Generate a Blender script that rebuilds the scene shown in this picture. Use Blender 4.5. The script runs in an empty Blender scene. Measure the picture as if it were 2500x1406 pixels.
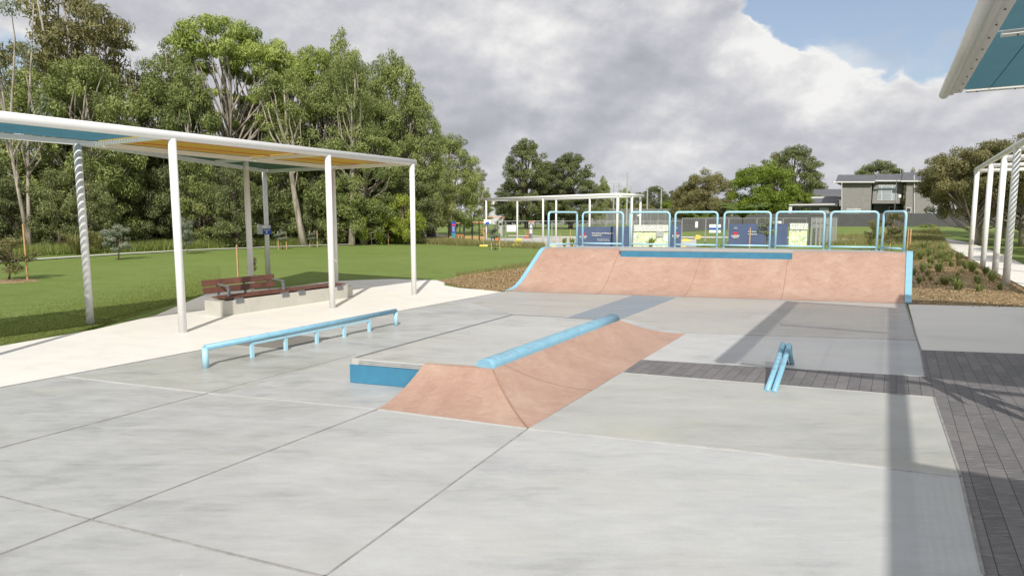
import bpy, bmesh, math, random
import numpy as np
from mathutils import Vector, Matrix
random.seed(7)
R = math.radians
D = bpy.data
SC = bpy.context.scene
COL = SC.collection

# ------------------------------------------------------------------ camera
CAM_H, F, PX0, PY0 = 2.2, 1560.0, 1250.0, 703.0
PIT = math.atan(175 / F)
cd = D.cameras.new("camera"); cam = D.objects.new("camera", cd); COL.objects.link(cam)
cd.sensor_width = 36; cd.lens = 36 * F / 2500; cd.clip_end = 6000; cd.clip_start = .05
cam.location = (0, 0, CAM_H); cam.rotation_euler = (math.pi / 2 - PIT, 0, 0)
SC.camera = cam
CP, SP = math.cos(PIT), math.sin(PIT)

# ------------------------------------------------------------------ light
SUN_EL, SUN_DX = R(39.0), -0.03
sl = D.lights.new("sun", 'SUN'); sun = D.objects.new("sun", sl); COL.objects.link(sun)
sl.energy = 4.3; sl.angle = R(.6); sl.color = (1, .95, .88)
sun.rotation_euler = Vector((SUN_DX, 1, -math.tan(SUN_EL))).to_track_quat('-Z', 'Y').to_euler()
SC.view_settings.view_transform = 'Standard'; SC.view_settings.look = 'None'
SC.view_settings.exposure = 0.07; SC.view_settings.gamma = 1.0

def ray(px, py):
    dx, dy = (px - PX0) / F, (PY0 - py) / F
    return Vector((dx, dy * SP + CP, dy * CP - SP))
def G(px, py, z=0.0):
    d = ray(px, py); t = (z - CAM_H) / d.z
    return Vector((d.x * t, d.y * t, z))
def P(px, py, Y):
    d = ray(px, py); t = Y / d.y
    return Vector((d.x * t, Y, CAM_H + d.z * t))
def sst(a, b, x):
    t = min(1, max(0, (x - a) / (b - a))); return t * t * (3 - 2 * t)
def gz(x, y):
    if y < 20: return 0.0
    return .75 * sst(35, 85, y) * sst(.25, .42, x / y)
def GT(px, py, dz=0.0):
    z = 0
    for _ in range(8):
        p = G(px, py, z + dz); z = gz(p.x, p.y)
    return p
def at_col(A, B, px):          # point of segment A-B that falls on picture column px
    k = (px - PX0) / F
    def g(p): return p.x - k * (p.y * CP - (p.z - CAM_H) * SP)
    a, b = g(A), g(B); t = a / (a - b); return A.lerp(B, t)
U = Vector((.512, .859, 0)); V = Vector((-.859, .512, 0)); ZZ = Vector((0, 0, 1))

# ------------------------------------------------------------------ node helpers
class NT:
    def __init__(s, tree): s.t = tree; s.n = tree.nodes; s.l = tree.links
    def new(s, typ, **kw):
        n = s.n.new(typ)
        for k, v in kw.items(): setattr(n, k, v)
        return n
    def put(s, sock, v):
        if isinstance(v, bpy.types.NodeSocket): s.l.new(v, sock)
        elif v is not None: sock.default_value = v
    def math(s, op, a, b=None, clamp=False):
        n = s.new('ShaderNodeMath', operation=op, use_clamp=clamp); s.put(n.inputs[0], a)
        if b is not None: s.put(n.inputs[1], b)
        return n.outputs[0]
    def vmath(s, op, a, b=None):
        n = s.new('ShaderNodeVectorMath', operation=op); s.put(n.inputs[0], a)
        if b is not None: s.put(n.inputs[1], b)
        return n.outputs['Value'] if op in ('DOT_PRODUCT', 'LENGTH') else n.outputs[0]
    def noise(s, vec, scale, detail=4, rough=.55, dist=0.0):
        n = s.new('ShaderNodeTexNoise'); s.put(n.inputs['Vector'], vec)
        n.inputs['Scale'].default_value = scale; n.inputs['Detail'].default_value = detail
        n.inputs['Roughness'].default_value = rough; n.inputs['Distortion'].default_value = dist
        return n.outputs['Fac']
    def ramp(s, fac, stops, interp='LINEAR'):
        n = s.new('ShaderNodeValToRGB'); s.put(n.inputs[0], fac); e = n.color_ramp
        e.interpolation = interp
        while len(e.elements) < len(stops): e.elements.new(.5)
        for i, (p, c) in enumerate(stops):
            e.elements[i].position = p
            e.elements[i].color = (c, c, c, 1) if not hasattr(c, '__len__') else (*c, 1)
        return n.outputs[0]
    def mr(s, v, a, b, c=0., d=1., smooth=True):
        n = s.new('ShaderNodeMapRange', interpolation_type='SMOOTHSTEP' if smooth else 'LINEAR')
        s.put(n.inputs[0], v)
        for i, q in enumerate((a, b, c, d)): n.inputs[i + 1].default_value = q
        return n.outputs[0]
    def mix(s, fac, a, b, mode='MIX'):
        n = s.new('ShaderNodeMix', data_type='RGBA', blend_type=mode); s.put(n.inputs[0], fac)
        for i, q in ((6, a), (7, b)):
            if isinstance(q, bpy.types.NodeSocket): s.l.new(q, n.inputs[i])
            else: n.inputs[i].default_value = (*q, 1) if len(q) == 3 else q
        return n.outputs[2]
    def mapping(s, vec, rot=(0, 0, 0), scale=(1, 1, 1), loc=(0, 0, 0)):
        n = s.new('ShaderNodeMapping'); s.put(n.inputs[0], vec)
        n.inputs['Rotation'].default_value = rot; n.inputs['Scale'].default_value = scale
        n.inputs['Location'].default_value = loc
        return n.outputs[0]

# ------------------------------------------------------------------ world: nishita sky behind broken cumulus
w = D.worlds.new("World"); SC.world = w; w.use_nodes = True
n = NT(w.node_tree); n.n.clear()
tc = n.new('ShaderNodeTexCoord').outputs['Generated']
sky = n.new('ShaderNodeTexSky', sky_type='NISHITA', sun_disc=False)
sky.sun_elevation = SUN_EL; sky.sun_rotation = math.pi; sky.air_density = 1.0; sky.dust_density = 1.5
bg1 = n.new('ShaderNodeBackground'); n.l.new(n.mix(.25, sky.outputs[0], (5.5, 5.8, 6.4)), bg1.inputs[0]); bg1.inputs[1].default_value = .12
def gauss(vec, px, py, rad):
    d = ray(px, py).normalized(); r = rad / F
    dp = n.vmath('DOT_PRODUCT', vec, tuple(d))
    return n.mr(dp, math.cos(r * 1.6), math.cos(r * .15))
warp = n.mapping(tc, scale=(1, 1, 1.55))
nz1 = n.new('ShaderNodeTexNoise'); n.put(nz1.inputs[0], warp); nz1.inputs['Scale'].default_value = 5; nz1.inputs['Detail'].default_value = 7; nz1.inputs['Roughness'].default_value = .55
off = n.vmath('SUBTRACT', nz1.outputs['Color'], (.5, .5, .5))
sc1 = n.new('ShaderNodeVectorMath', operation='SCALE'); n.put(sc1.inputs[0], off); sc1.inputs['Scale'].default_value = .16
tw = n.vmath('NORMALIZE', n.vmath('ADD', tc, sc1.outputs[0]))
def total(lst, vec):
    acc = None
    for (px, py, rad, a) in lst:
        g = n.math('MULTIPLY', gauss(vec, px, py, rad), a)
        acc = g if acc is None else n.math('ADD', acc, g)
    return acc
# opening of blue sky
hole = total([(1860, -15, 50, .8), (1950, 15, 70, .8), (2050, 45, 75, .8), (2130, 80, 60, .7), (2210, 30, 85, .6), (2330, 85, 55, .55),
              (20, 150, 60, .45), (20, 300, 60, .4), (1170, 470, 60, .3), (1390, 290, 50, .25)], tw)
hn = n.math('SUBTRACT', n.noise(warp, 9, 8, .6), .5)
hole = n.math('ADD', hole, n.math('MULTIPLY', hn, .75))
mask = n.math('MULTIPLY', n.mr(hole, .32, .60), n.mr(n.noise(n.vmath('ADD', warp, (3, 1, 2)), 6, 7, .6), .66, .46, .45, 1.))
edge = n.math('MULTIPLY', n.mr(hole, .05, .40), n.mr(hole, .75, .45))
def fbm(v): return n.noise(v, 3.6, 8, .5)
up = n.vmath('ADD', warp, (-.012, 0, .055))
lit = n.math('MULTIPLY', n.math('SUBTRACT', fbm(warp), fbm(up)), .9)
lit2 = n.math('MULTIPLY', n.math('SUBTRACT', n.noise(warp, 13, 6, .6), n.noise(n.vmath('ADD', warp, (-.006, 0, .02)), 13, 6, .6)), .55)
light = total([(1290, 150, 90, .17), (1370, 215, 60, .13), (1650, 70, 70, .12), (1880, 95, 70, .20), (1960, 170, 80, .16), (2060, 190, 60, .24), (1830, 200, 70, .12),
               (1120, 40, 130, .08), (905, 110, 60, .13), (700, 30, 130, .06), (1560, 330, 80, .12), (1700, 345, 60, .10), (2250, 160, 70, .12), (1450, 40, 90, .10), (1060, 460, 60, .1), (1240, 360, 50, .12),
               (450, 40, 150, -.05), (1420, 300, 90, -.12), (1620, 190, 80, -.14), (1800, 300, 90, -.12), (1130, 290, 110, -.13), (1540, 130, 60, -.06), (2100, 330, 120, -.04), (1000, 170, 80, -.05), (1500, 250, 90, -.10), (2300, 230, 80, -.05), (1400, 400, 70, -.05)], tw)
bigv = n.math('MULTIPLY', n.math('SUBTRACT', n.noise(warp, 2.2, 5, .5), .5), .28)
B = n.math('ADD', .66, light)
for x in (lit, lit2, bigv): B = n.math('ADD', B, x)
B = n.math('ADD', B, n.math('MULTIPLY', edge, .12))
sepz = n.new('ShaderNodeSeparateXYZ'); n.put(sepz.inputs[0], tc)
B = n.math('ADD', B, n.mr(sepz.outputs[2], .16, .02, 0, .035))
colr = n.ramp(B, [(.30, (.40, .41, .455)), (.48, (.46, .47, .515)), (.66, (.555, .56, .60)), (.82, (.69, .69, .705)), (1.0, (.86, .855, .84))])
bg2 = n.new('ShaderNodeBackground'); n.l.new(colr, bg2.inputs[0]); bg2.inputs[1].default_value = 1.0
mx = n.new('ShaderNodeMixShader'); n.l.new(mask, mx.inputs[0]); n.l.new(bg2.outputs[0], mx.inputs[1]); n.l.new(bg1.outputs[0], mx.inputs[2])
wo = n.new('ShaderNodeOutputWorld'); n.l.new(mx.outputs[0], wo.inputs[0])

# ------------------------------------------------------------------ materials
MATS = {}
def newmat(name):
    m = D.materials.new(name); m.use_nodes = True; t = NT(m.node_tree)
    b = m.node_tree.nodes['Principled BSDF']; MATS[name] = m
    return m, t, b
def addbump(t, b, h, strength=.3, dist=.01):
    bn = t.new('ShaderNodeBump'); bn.inputs['Strength'].default_value = strength; bn.inputs['Distance'].default_value = dist
    t.put(bn.inputs['Height'], h); t.l.new(bn.outputs[0], b.inputs['Normal'])
def plain(name, c, rough=.5, var=.12, scale=6, metal=0., bump=0., spec=.5):
    m, t, b = newmat(name); tco = t.new('ShaderNodeTexCoord').outputs['Object']
    f = t.noise(tco, scale, 5, .6)
    lo = tuple(x * (1 - var) for x in c); hi = tuple(min(1, x * (1 + var)) for x in c)
    t.l.new(t.ramp(f, [(.3, lo), (.7, hi)]), b.inputs['Base Color'])
    b.inputs['Roughness'].default_value = rough; b.inputs['Metallic'].default_value = metal
    b.inputs['Specular IOR Level'].default_value = spec
    if bump: addbump(t, b, t.noise(tco, scale * 12, 4, .6), bump, .004)
    return m
def concrete(name, base, tint=(.01, .004, -.02), rough=.42, contrast=1., loc=(0, 0, 0)):
    m, t, b = newmat(name); tco = t.new('ShaderNodeTexCoord').outputs['Object']
    v = t.mapping(tco, rot=(0, 0, R(20)), scale=(.6, 1.25, 1), loc=loc)
    big = t.noise(v, .55, 6, .62, .3); mid = t.noise(v, 2.6, 8, .68, .5); fine = t.noise(tco, 55, 4, .7)
    st = t.noise(t.mapping(tco, rot=(0, 0, R(30.8)), scale=(.9, 7, 1)), 2.2, 6, .7)
    f = t.math('ADD', t.math('MULTIPLY', big, .42), t.math('MULTIPLY', mid, .30))
    f = t.math('ADD', f, t.math('MULTIPLY', st, .20)); f = t.math('ADD', f, t.math('MULTIPLY', fine, .08))
    k = .30 * contrast
    lo = tuple(x * (1 - k) for x in base); hi = tuple(x * (1 + k * .75) for x in base)
    c = t.ramp(f, [(.34, lo), (.48, base), (.66, hi)])
    warm = t.mr(t.noise(v, .8, 4, .6), .5, .72)
    c = t.mix(t.math('MULTIPLY', warm, .45), c, tuple(max(0, x + y * 1.6) for x, y in zip(base, (.03, .025, -.02))))
    vor = t.new('ShaderNodeTexVoronoi', feature='F1'); t.put(vor.inputs['Vector'], tco); vor.inputs['Scale'].default_value = 2.1
    speck = t.mr(vor.outputs['Distance'], .02, .012)
    c = t.mix(t.math('MULTIPLY', speck, .5), c, (.7, .7, .68))
    for ang, lo_, k2, am in ((8, .655, .72, .5), (55, .66, .76, .45), (-40, .665, 1.28, .5), (-75, .67, .74, .4)):      # scuffs, trowel and wheel marks
        ln_ = t.noise(t.mapping(tco, rot=(0, 0, R(ang)), scale=(.7, 20, 4), loc=(ang * 1.3, loc[0], 0)), 1.5, 5, .7)
        c = t.mix(t.mr(ln_, lo_, lo_ + .06, 0, am * min(1, contrast)), c, tuple(x * k2 for x in base))
    gr = t.noise(tco, 130, 3, .8); c = t.mix(t.mr(gr, .35, .65, .0, .30 * min(1, contrast)), c, tuple(x * .80 for x in base))
    stn = t.mr(t.noise(t.mapping(tco, loc=(3.3, loc[1], 1)), 1.3, 7, .75, 1.2), .60, .70, 0, .30 * min(1, contrast)); c = t.mix(stn, c, tuple(x * .78 for x in base))
    t.l.new(c, b.inputs['Base Color'])
    t.l.new(t.mr(t.math('ADD', mid, t.math('MULTIPLY', st, .4)), .5, .95, rough - .1, rough + .16), b.inputs['Roughness'])
    addbump(t, b, t.math('ADD', t.math('MULTIPLY', fine, .4), t.math('ADD', mid, st)), .18, .006)
    return m
concrete('slab_grey', (.43, .437, .43), contrast=1.4); concrete('slab_light', (.46, .468, .462), loc=(5, 3, 0), contrast=1.4)
concrete('slab_warm', (.415, .42, .39), contrast=1.25, loc=(9, 1, 0)); concrete('slab_tan', (.40, .392, .365), loc=(2, 14, 0), contrast=.8)
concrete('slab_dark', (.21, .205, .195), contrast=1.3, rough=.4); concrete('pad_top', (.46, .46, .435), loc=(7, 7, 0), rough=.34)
concrete('strip_blue', (.215, .26, .305), rough=.45, contrast=.8)
concrete('plinth', (.50, .49, .43), contrast=.7, rough=.6); concrete('deck_grey', (.36, .355, .34), contrast=.6)
concrete('path_white', (.76, .735, .68), contrast=.28, rough=.6); concrete('path_far', (.55, .54, .50), contrast=.5, rough=.7)

def terracotta():
    m, t, b = newmat('terracotta'); tco = t.new('ShaderNodeTexCoord').outputs['Object']
    v = t.mapping(tco, scale=(1, 1, 1.4))
    big = t.noise(v, 1.1, 6, .65, .8); mid = t.noise(v, 5.5, 8, .72, 1.2); fine = t.noise(tco, 60, 3, .7)
    scr = t.noise(t.mapping(tco, rot=(0, 0, R(35)), scale=(2, 14, 3)), 2.4, 6, .7)
    f = t.math('ADD', t.math('MULTIPLY', big, .35), t.math('MULTIPLY', mid, .36)); f = t.math('ADD', f, t.math('MULTIPLY', scr, .2)); f = t.math('ADD', f, t.math('MULTIPLY', fine, .09))
    c = t.ramp(f, [(.36, (0.344, 0.202, 0.147)), (.46, (0.395, 0.248, 0.185)), (.54, (0.441, 0.294, 0.223)), (.66, (0.504, 0.378, 0.298))])
    t.l.new(c, b.inputs['Base Color'])
    for ang, lo_, col, am in ((12, .66, (.30, .19, .15), .45), (62, .67, (.58, .47, .385), .5), (-35, .68, (.28, .20, .17), .35)):
        ln_ = t.noise(t.mapping(tco, rot=(0, 0, R(ang)), scale=(.9, 16, 4), loc=(ang, 0, 0)), 1.7, 5, .7); c = t.mix(t.mr(ln_, lo_, lo_ + .07, 0, am), c, col)
    spk = t.mr(t.noise(tco, 28, 5, .8), .60, .72, 0, .45); c = t.mix(spk, c, (.57, .44, .35))
    t.l.new(c, b.inputs['Base Color'])
    t.l.new(t.mr(mid, .3, .7, .42, .62), b.inputs['Roughness']); addbump(t, b, t.math('ADD', mid, t.math('ADD', scr, fine)), .35, .008)
terracotta()

def paver():
    m, t, b = newmat('paver'); tco = t.new('ShaderNodeTexCoord').outputs['Object']
    v = t.mapping(tco, rot=(0, 0, R(-59.2)))
    bt = t.new('ShaderNodeTexBrick'); t.put(bt.inputs['Vector'], v); bt.offset = .37
    bt.inputs['Scale'].default_value = 1; bt.inputs['Mortar Size'].default_value = .0035; bt.inputs['Mortar Smooth'].default_value = .3
    bt.inputs['Brick Width'].default_value = .62; bt.inputs['Row Height'].default_value = .135; bt.inputs['Bias'].default_value = 0
    bt.inputs['Color1'].default_value = (.105, .102, .106, 1); bt.inputs['Color2'].default_value = (.165, .155, .155, 1); bt.inputs['Mortar'].default_value = (.03, .03, .032, 1)
    st = t.noise(t.mapping(tco, rot=(0, 0, R(30.8)), scale=(1.5, 12, 1)), 3, 6, .7); sp = t.noise(tco, 40, 3, .7)
    c = t.mix(t.mr(st, .42, .72), bt.outputs['Color'], (.235, .22, .21)); c = t.mix(t.mr(sp, .62, .75, 0, .5), c, (.30, .29, .28))
    c = t.mix(bt.outputs['Fac'], c, (.03, .03, .032))
    t.l.new(c, b.inputs['Base Color']); b.inputs['Roughness'].default_value = .6
    h = t.math('SUBTRACT', t.math('MULTIPLY', st, .3), bt.outputs['Fac']); addbump(t, b, h, .5, .006)
paver()

def lawn():
    m, t, b = newmat('lawn'); tco = t.new('ShaderNodeTexCoord').outputs['Object']
    big = t.noise(tco, .12, 5, .6); mid = t.noise(t.mapping(tco, scale=(1, 2.2, 1)), .9, 7, .7); fine = t.noise(t.mapping(tco, scale=(1, .5, 1)), 16, 6, .8)
    f = t.math('ADD', t.math('MULTIPLY', big, .25), t.math('ADD', t.math('MULTIPLY', mid, .4), t.math('MULTIPLY', fine, .35)))
    c = t.ramp(f, [(.33, (0.108, 0.160, 0.034)), (.46, (0.160, 0.224, 0.054)), (.56, (0.196, 0.256, 0.072)), (.68, (0.264, 0.292, 0.120))])
    dry = t.math('MULTIPLY', t.mr(t.noise(tco, .55, 6, .75, .8), .60, .74), .55); c = t.mix(dry, c, (.40, .37, .20))
    weed = t.mr(t.noise(tco, 2.3, 5, .8, .5), .62, .72, 0, .5); c = t.mix(weed, c, (.12, .20, .045))
    t.l.new(c, b.inputs['Base Color']); b.inputs['Roughness'].default_value = .8; b.inputs['Specular IOR Level'].default_value = .15
    addbump(t, b, t.math('ADD', fine, mid), .8, .05)
lawn()
def mulch():
    m, t, b = newmat('mulch'); tco = t.new('ShaderNodeTexCoord').outputs['Object']
    vo = t.new('ShaderNodeTexVoronoi', feature='F1'); t.put(vo.inputs['Vector'], t.mapping(tco, rot=(0, 0, .6), scale=(1, 2.4, 1))); vo.inputs['Scale'].default_value = 22; vo.inputs['Randomness'].default_value = 1
    bw = t.new('ShaderNodeRGBToBW'); t.put(bw.inputs[0], vo.outputs['Color'])
    mid = t.noise(tco, 3.0, 5, .7)
    f = t.math('ADD', t.math('MULTIPLY', bw.outputs[0], .6), t.math('MULTIPLY', mid, .4))
    c = t.ramp(f, [(.25, (.12, .075, .035)), (.42, (.27, .18, .085)), (.6, (.42, .30, .15)), (.78, (.58, .46, .28))])
    t.l.new(c, b.inputs['Base Color']); b.inputs['Roughness'].default_value = .85
    addbump(t, b, t.math('ADD', vo.outputs['Distance'], mid), .9, .04)
mulch()
def leafmat(name, cols, trans=.3):
    m, t, b = newmat(name)
    a = t.new('ShaderNodeAttribute', attribute_name='tint'); oi = t.new('ShaderNodeObjectInfo')
    f = t.math('ADD', a.outputs['Fac'], t.math('MULTIPLY', t.math('SUBTRACT', oi.outputs['Random'], .5), .22), clamp=True)
    k = len(cols) - 1
    c = t.ramp(f, [(i / k, cc) for i, cc in enumerate(cols)])
    t.l.new(c, b.inputs['Base Color']); b.inputs['Roughness'].default_value = .5; b.inputs['Specular IOR Level'].default_value = .35
    tr = t.new('ShaderNodeBsdfTranslucent'); t.l.new(t.mix(1., c, (1.2, 1.25, .7), 'MULTIPLY'), tr.inputs[0])
    ms = t.new('ShaderNodeMixShader'); ms.inputs[0].default_value = trans
    out = m.node_tree.nodes['Material Output']
    t.l.new(b.outputs[0], ms.inputs[1]); t.l.new(tr.outputs[0], ms.inputs[2]); t.l.new(ms.outputs[0], out.inputs[0])
leafmat('leaf_bright', [(0.118, 0.160, 0.037), (0.252, 0.320, 0.076), (0.388, 0.454, 0.126), (0.505, 0.572, 0.185)])
leafmat('leaf_mid', [(0.080, 0.107, 0.036), (0.179, 0.224, 0.071), (0.296, 0.340, 0.117), (0.429, 0.465, 0.179)])
leafmat('leaf_olive', [(0.086, 0.084, 0.036), (0.180, 0.173, 0.072), (0.274, 0.259, 0.115), (0.389, 0.360, 0.173)])
leafmat('leaf_dark', [(0.059, 0.073, 0.035), (0.132, 0.156, 0.066), (0.215, 0.245, 0.097), (0.331, 0.352, 0.156)])
leafmat('leaf_grey', [(0.096, 0.120, 0.084), (0.180, 0.216, 0.156), (0.288, 0.324, 0.240), (0.408, 0.432, 0.336)])
leafmat('leaf_yellowgreen', [(0.100, 0.141, 0.016), (0.200, 0.267, 0.033), (0.333, 0.384, 0.059), (0.467, 0.483, 0.100)])
leafmat('leaf_lime', [(.09, .13, .015), (.17, .24, .03), (.26, .33, .05), (.34, .40, .09)])
leafmat('grass_blade', [(.07, .11, .02), (.14, .19, .04), (.22, .26, .07), (.34, .33, .13)])
leafmat('lawn_blade', [(0.111, 0.153, 0.025), (0.178, 0.230, 0.051), (0.238, 0.281, 0.076), (0.323, 0.340, 0.136)])
leafmat('grass_dry', [(.12, .12, .04), (.22, .22, .08), (.33, .31, .14), (.45, .40, .22)])
leafmat('chip', [(.14, .085, .04), (.30, .20, .09), (.46, .34, .17), (.62, .50, .30)], .0)
def bark(name, a, c2, scale=3):
    m, t, b = newmat(name); tco = t.new('ShaderNodeTexCoord').outputs['Object']
    f = t.noise(t.mapping(tco, scale=(1, 1, .25)), scale, 6, .7)
    t.l.new(t.ramp(f, [(.38, a), (.6, c2)]), b.inputs['Base Color']); b.inputs['Roughness'].default_value = .8
    addbump(t, b, f, .5, .03)
bark('bark_pale', (.17, .145, .115), (.42, .375, .31)); bark('bark_brown', (.10, .07, .05), (.26, .19, .14)); bark('bark_dark', (.05, .04, .03), (.13, .10, .075))
plain('white_paint', (.80, .80, .79), .35, .03, 3); plain('blue_tube', (.38, .64, .75), .3, .05, 5); plain('blue_paint', (.24, .48, .60), .35, .06, 5);  # blue_tube: the blue paint made paler to stand in for tube gloss
plain('blue_steel', (.048, .20, .32), .4, .12, 4, bump=.1); plain('teal_sheet', (.055, .24, .30), .45, .08, 3); plain('yellow_sheet', (.72, .43, .05), .5, .08, 2)
plain('green_sheet', (.05, .16, .15), .45, .08, 3); plain('timber_red', (.135, .056, .038), .5, .35, 4, bump=.2); plain('timber_stake', (.50, .31, .15), .7, .25, 9, bump=.2)
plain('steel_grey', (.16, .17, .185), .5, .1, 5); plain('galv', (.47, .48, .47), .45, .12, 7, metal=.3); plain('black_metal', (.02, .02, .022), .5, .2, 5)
plain('orange_paint', (.60, .22, .08), .45, .08, 5); plain('sign_blue', (.02, .09, .40), .4, .08, 4); plain('sign_navy', (.075, .105, .205), .6, .12, 1.5, bump=.1)
plain('sign_white', (.78, .78, .76), .5, .03, 4); plain('logo_red', (.65, .03, .07), .5, .05, 4); plain('teal_fin', (.022, .10, .135), .6, .08, 3); plain('yellow_plastic', (.72, .58, .08), .5, .08, 6)
plain('rubber_tan', (.52, .33, .12), .9, .12, 20); plain('window_glass', (.30, .35, .37), .12, .15, .4, spec=.8); plain('dark_glass', (.03, .04, .045), .1, .2, 1, spec=.8)
plain('fence_charcoal', (.085, .085, .088), .55, .1, 1); plain('roof_dark', (.11, .115, .125), .6, .15, 1); plain('trim_white', (.62, .62, .60), .5, .05, 2)
plain('joint', (.29, .285, .275), .9, .25, 8); plain('joint_light', (.455, .455, .435), .8, .12, 4); plain('joint_red', (.31, .19, .14), .9, .2, 6)
plain('skin', (.50, .30, .21), .5, .05, 5); plain('cloth_dark', (.03, .035, .05), .8, .1, 9); plain('cloth_rust', (.35, .12, .05), .8, .1, 9); plain('court_mesh', (.16, .17, .165), .8, .15, 1)
plain('soil', (.13, .105, .06), .95, .4, 1.5, bump=.5); plain('hair_brown', (.05, .03, .02), .7, .2, 9)
def worn_blue():
    m, t, b = newmat('blue_scuffed'); tco = t.new('ShaderNodeTexCoord').outputs['Object']
    f = t.noise(tco, 7, 4, .6); c = t.ramp(f, [(.3, (.20, .42, .56)), (.7, (.25, .49, .62))])
    sp = t.new('ShaderNodeSeparateXYZ'); t.put(sp.inputs[0], t.new('ShaderNodeNewGeometry').outputs['Normal'])
    wn = t.math('MULTIPLY', t.mr(t.noise(t.mapping(tco, rot=(0, 0, R(-59.2)), scale=(1.4, 9, 3)), 3.2, 7, .75), .50, .62), t.mr(sp.outputs[2], .55, .95)); c = t.mix(t.math('MULTIPLY', wn, .75), c, (.28, .33, .35))
    chip_ = t.mr(t.noise(tco, 38, 4, .8), .66, .72, 0, .6); c = t.mix(chip_, c, (.42, .50, .54))
    t.l.new(c, b.inputs['Base Color']); t.l.new(t.mr(wn, 0, 1, .45, .3), b.inputs['Roughness']); t.l.new(t.math('MULTIPLY', wn, .6), b.inputs['Metallic']); addbump(t, b, t.noise(tco, 60, 4, .6), .15, .004)
worn_blue()
def person_cloth():
    m, t, b = newmat('person_cloth'); sp = t.new('ShaderNodeSeparateXYZ'); t.put(sp.inputs[0], t.new('ShaderNodeTexCoord').outputs['Object'])
    c = t.ramp(t.math('MULTIPLY', sp.outputs[2], .5), [(0, (.02, .02, .02)), (.04, (.03, .035, .06)), (.49, (.22, .09, .045)), (.745, (.50, .30, .21))], 'CONSTANT')
    ax_ = t.math('ABSOLUTE', sp.outputs[0]); hand = t.math('MULTIPLY', t.math('GREATER_THAN', ax_, .24), t.math('LESS_THAN', sp.outputs[2], 1.12))
    t.l.new(t.mix(hand, c, (.50, .30, .21)), b.inputs['Base Color']); b.inputs['Roughness'].default_value = .7
person_cloth()
def brickmat():
    m, t, b = newmat('brick_grey'); tco = t.new('ShaderNodeTexCoord').outputs['Object']
    sp = t.new('ShaderNodeSeparateXYZ'); t.put(sp.inputs[0], tco); cb = t.new('ShaderNodeCombineXYZ')
    t.l.new(t.math('ADD', sp.outputs[0], sp.outputs[1]), cb.inputs[0]); t.l.new(sp.outputs[2], cb.inputs[1])
    bt = t.new('ShaderNodeTexBrick'); t.put(bt.inputs['Vector'], cb.outputs[0]); bt.inputs['Scale'].default_value = 1
    bt.inputs['Brick Width'].default_value = .34; bt.inputs['Row Height'].default_value = .13; bt.inputs['Mortar Size'].default_value = .017
    bt.inputs['Color1'].default_value = (.15, .148, .14, 1); bt.inputs['Color2'].default_value = (.215, .205, .19, 1); bt.inputs['Mortar'].default_value = (.34, .33, .31, 1)
    t.l.new(bt.outputs['Color'], b.inputs['Base Color']); b.inputs['Roughness'].default_value = .8
brickmat()
def planmat():
    m, t, b = newmat('plan_print'); tco = t.new('ShaderNodeTexCoord').outputs['Object']
    f = t.noise(tco, 2.3, 3, .5, .6); c = t.ramp(f, [(.36, (.75, .76, .70)), (.44, (.42, .52, .28)), (.5, (.62, .68, .42)), (.56, (.80, .74, .35)), (.62, (.66, .70, .66)), (.70, (.30, .42, .42))], 'CONSTANT')
    c = t.mix(t.mr(t.noise(tco, 9, 4, .6), .35, .75, 0, .5), c, (.8, .82, .76))
    t.l.new(c, b.inputs['Base Color']); b.inputs['Roughness'].default_value = .5
    m, t, b = newmat('plan_text'); tco = t.new('ShaderNodeTexCoord').outputs['Object']
    c = t.ramp(t.noise(t.mapping(tco, scale=(9, 1, 6)), 1.6, 5, .8), [(.44, (.80, .80, .78)), (.56, (.42, .45, .42))])
    t.l.new(c, b.inputs['Base Color'])
planmat()
M = MATS
def alphamat(name, c, alpha):
    m, t, b = newmat(name); b.inputs['Base Color'].default_value = (*c, 1); b.inputs['Roughness'].default_value = .7
    tr = t.new('ShaderNodeBsdfTransparent'); ms = t.new('ShaderNodeMixShader'); ms.inputs[0].default_value = alpha
    t.l.new(tr.outputs[0], ms.inputs[1]); t.l.new(b.outputs[0], ms.inputs[2]); t.l.new(ms.outputs[0], m.node_tree.nodes['Material Output'].inputs[0])
alphamat('wire_mesh', (.40, .41, .40), .13); alphamat('court_net', (.20, .21, .21), .62)
def sheetmat(name, c, tcol, op=.94):           # coloured shade slats: light glows through them a little
    m, t, b = newmat(name); tco = t.new('ShaderNodeTexCoord').outputs['Object']
    f = t.noise(tco, 3, 4, .6); cc = t.ramp(f, [(.3, tuple(x * .9 for x in c)), (.7, tuple(x * 1.1 for x in c))])
    t.l.new(cc, b.inputs['Base Color']); b.inputs['Roughness'].default_value = .4
    tr = t.new('ShaderNodeBsdfTranslucent'); tr.inputs[0].default_value = (*tcol, 1)
    ms = t.new('ShaderNodeMixShader'); ms.inputs[0].default_value = .45
    t.l.new(b.outputs[0], ms.inputs[1]); t.l.new(tr.outputs[0], ms.inputs[2]); t.l.new(ms.outputs[0], m.node_tree.nodes['Material Output'].inputs[0])
sheetmat('shade_teal', (.13, .36, .47), (.15, .40, .53)); sheetmat('shade_yellow', (.66, .50, .11), (.62, .45, .07)); sheetmat('shade_green', (.03, .13, .12), (.02, .10, .09))

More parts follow.
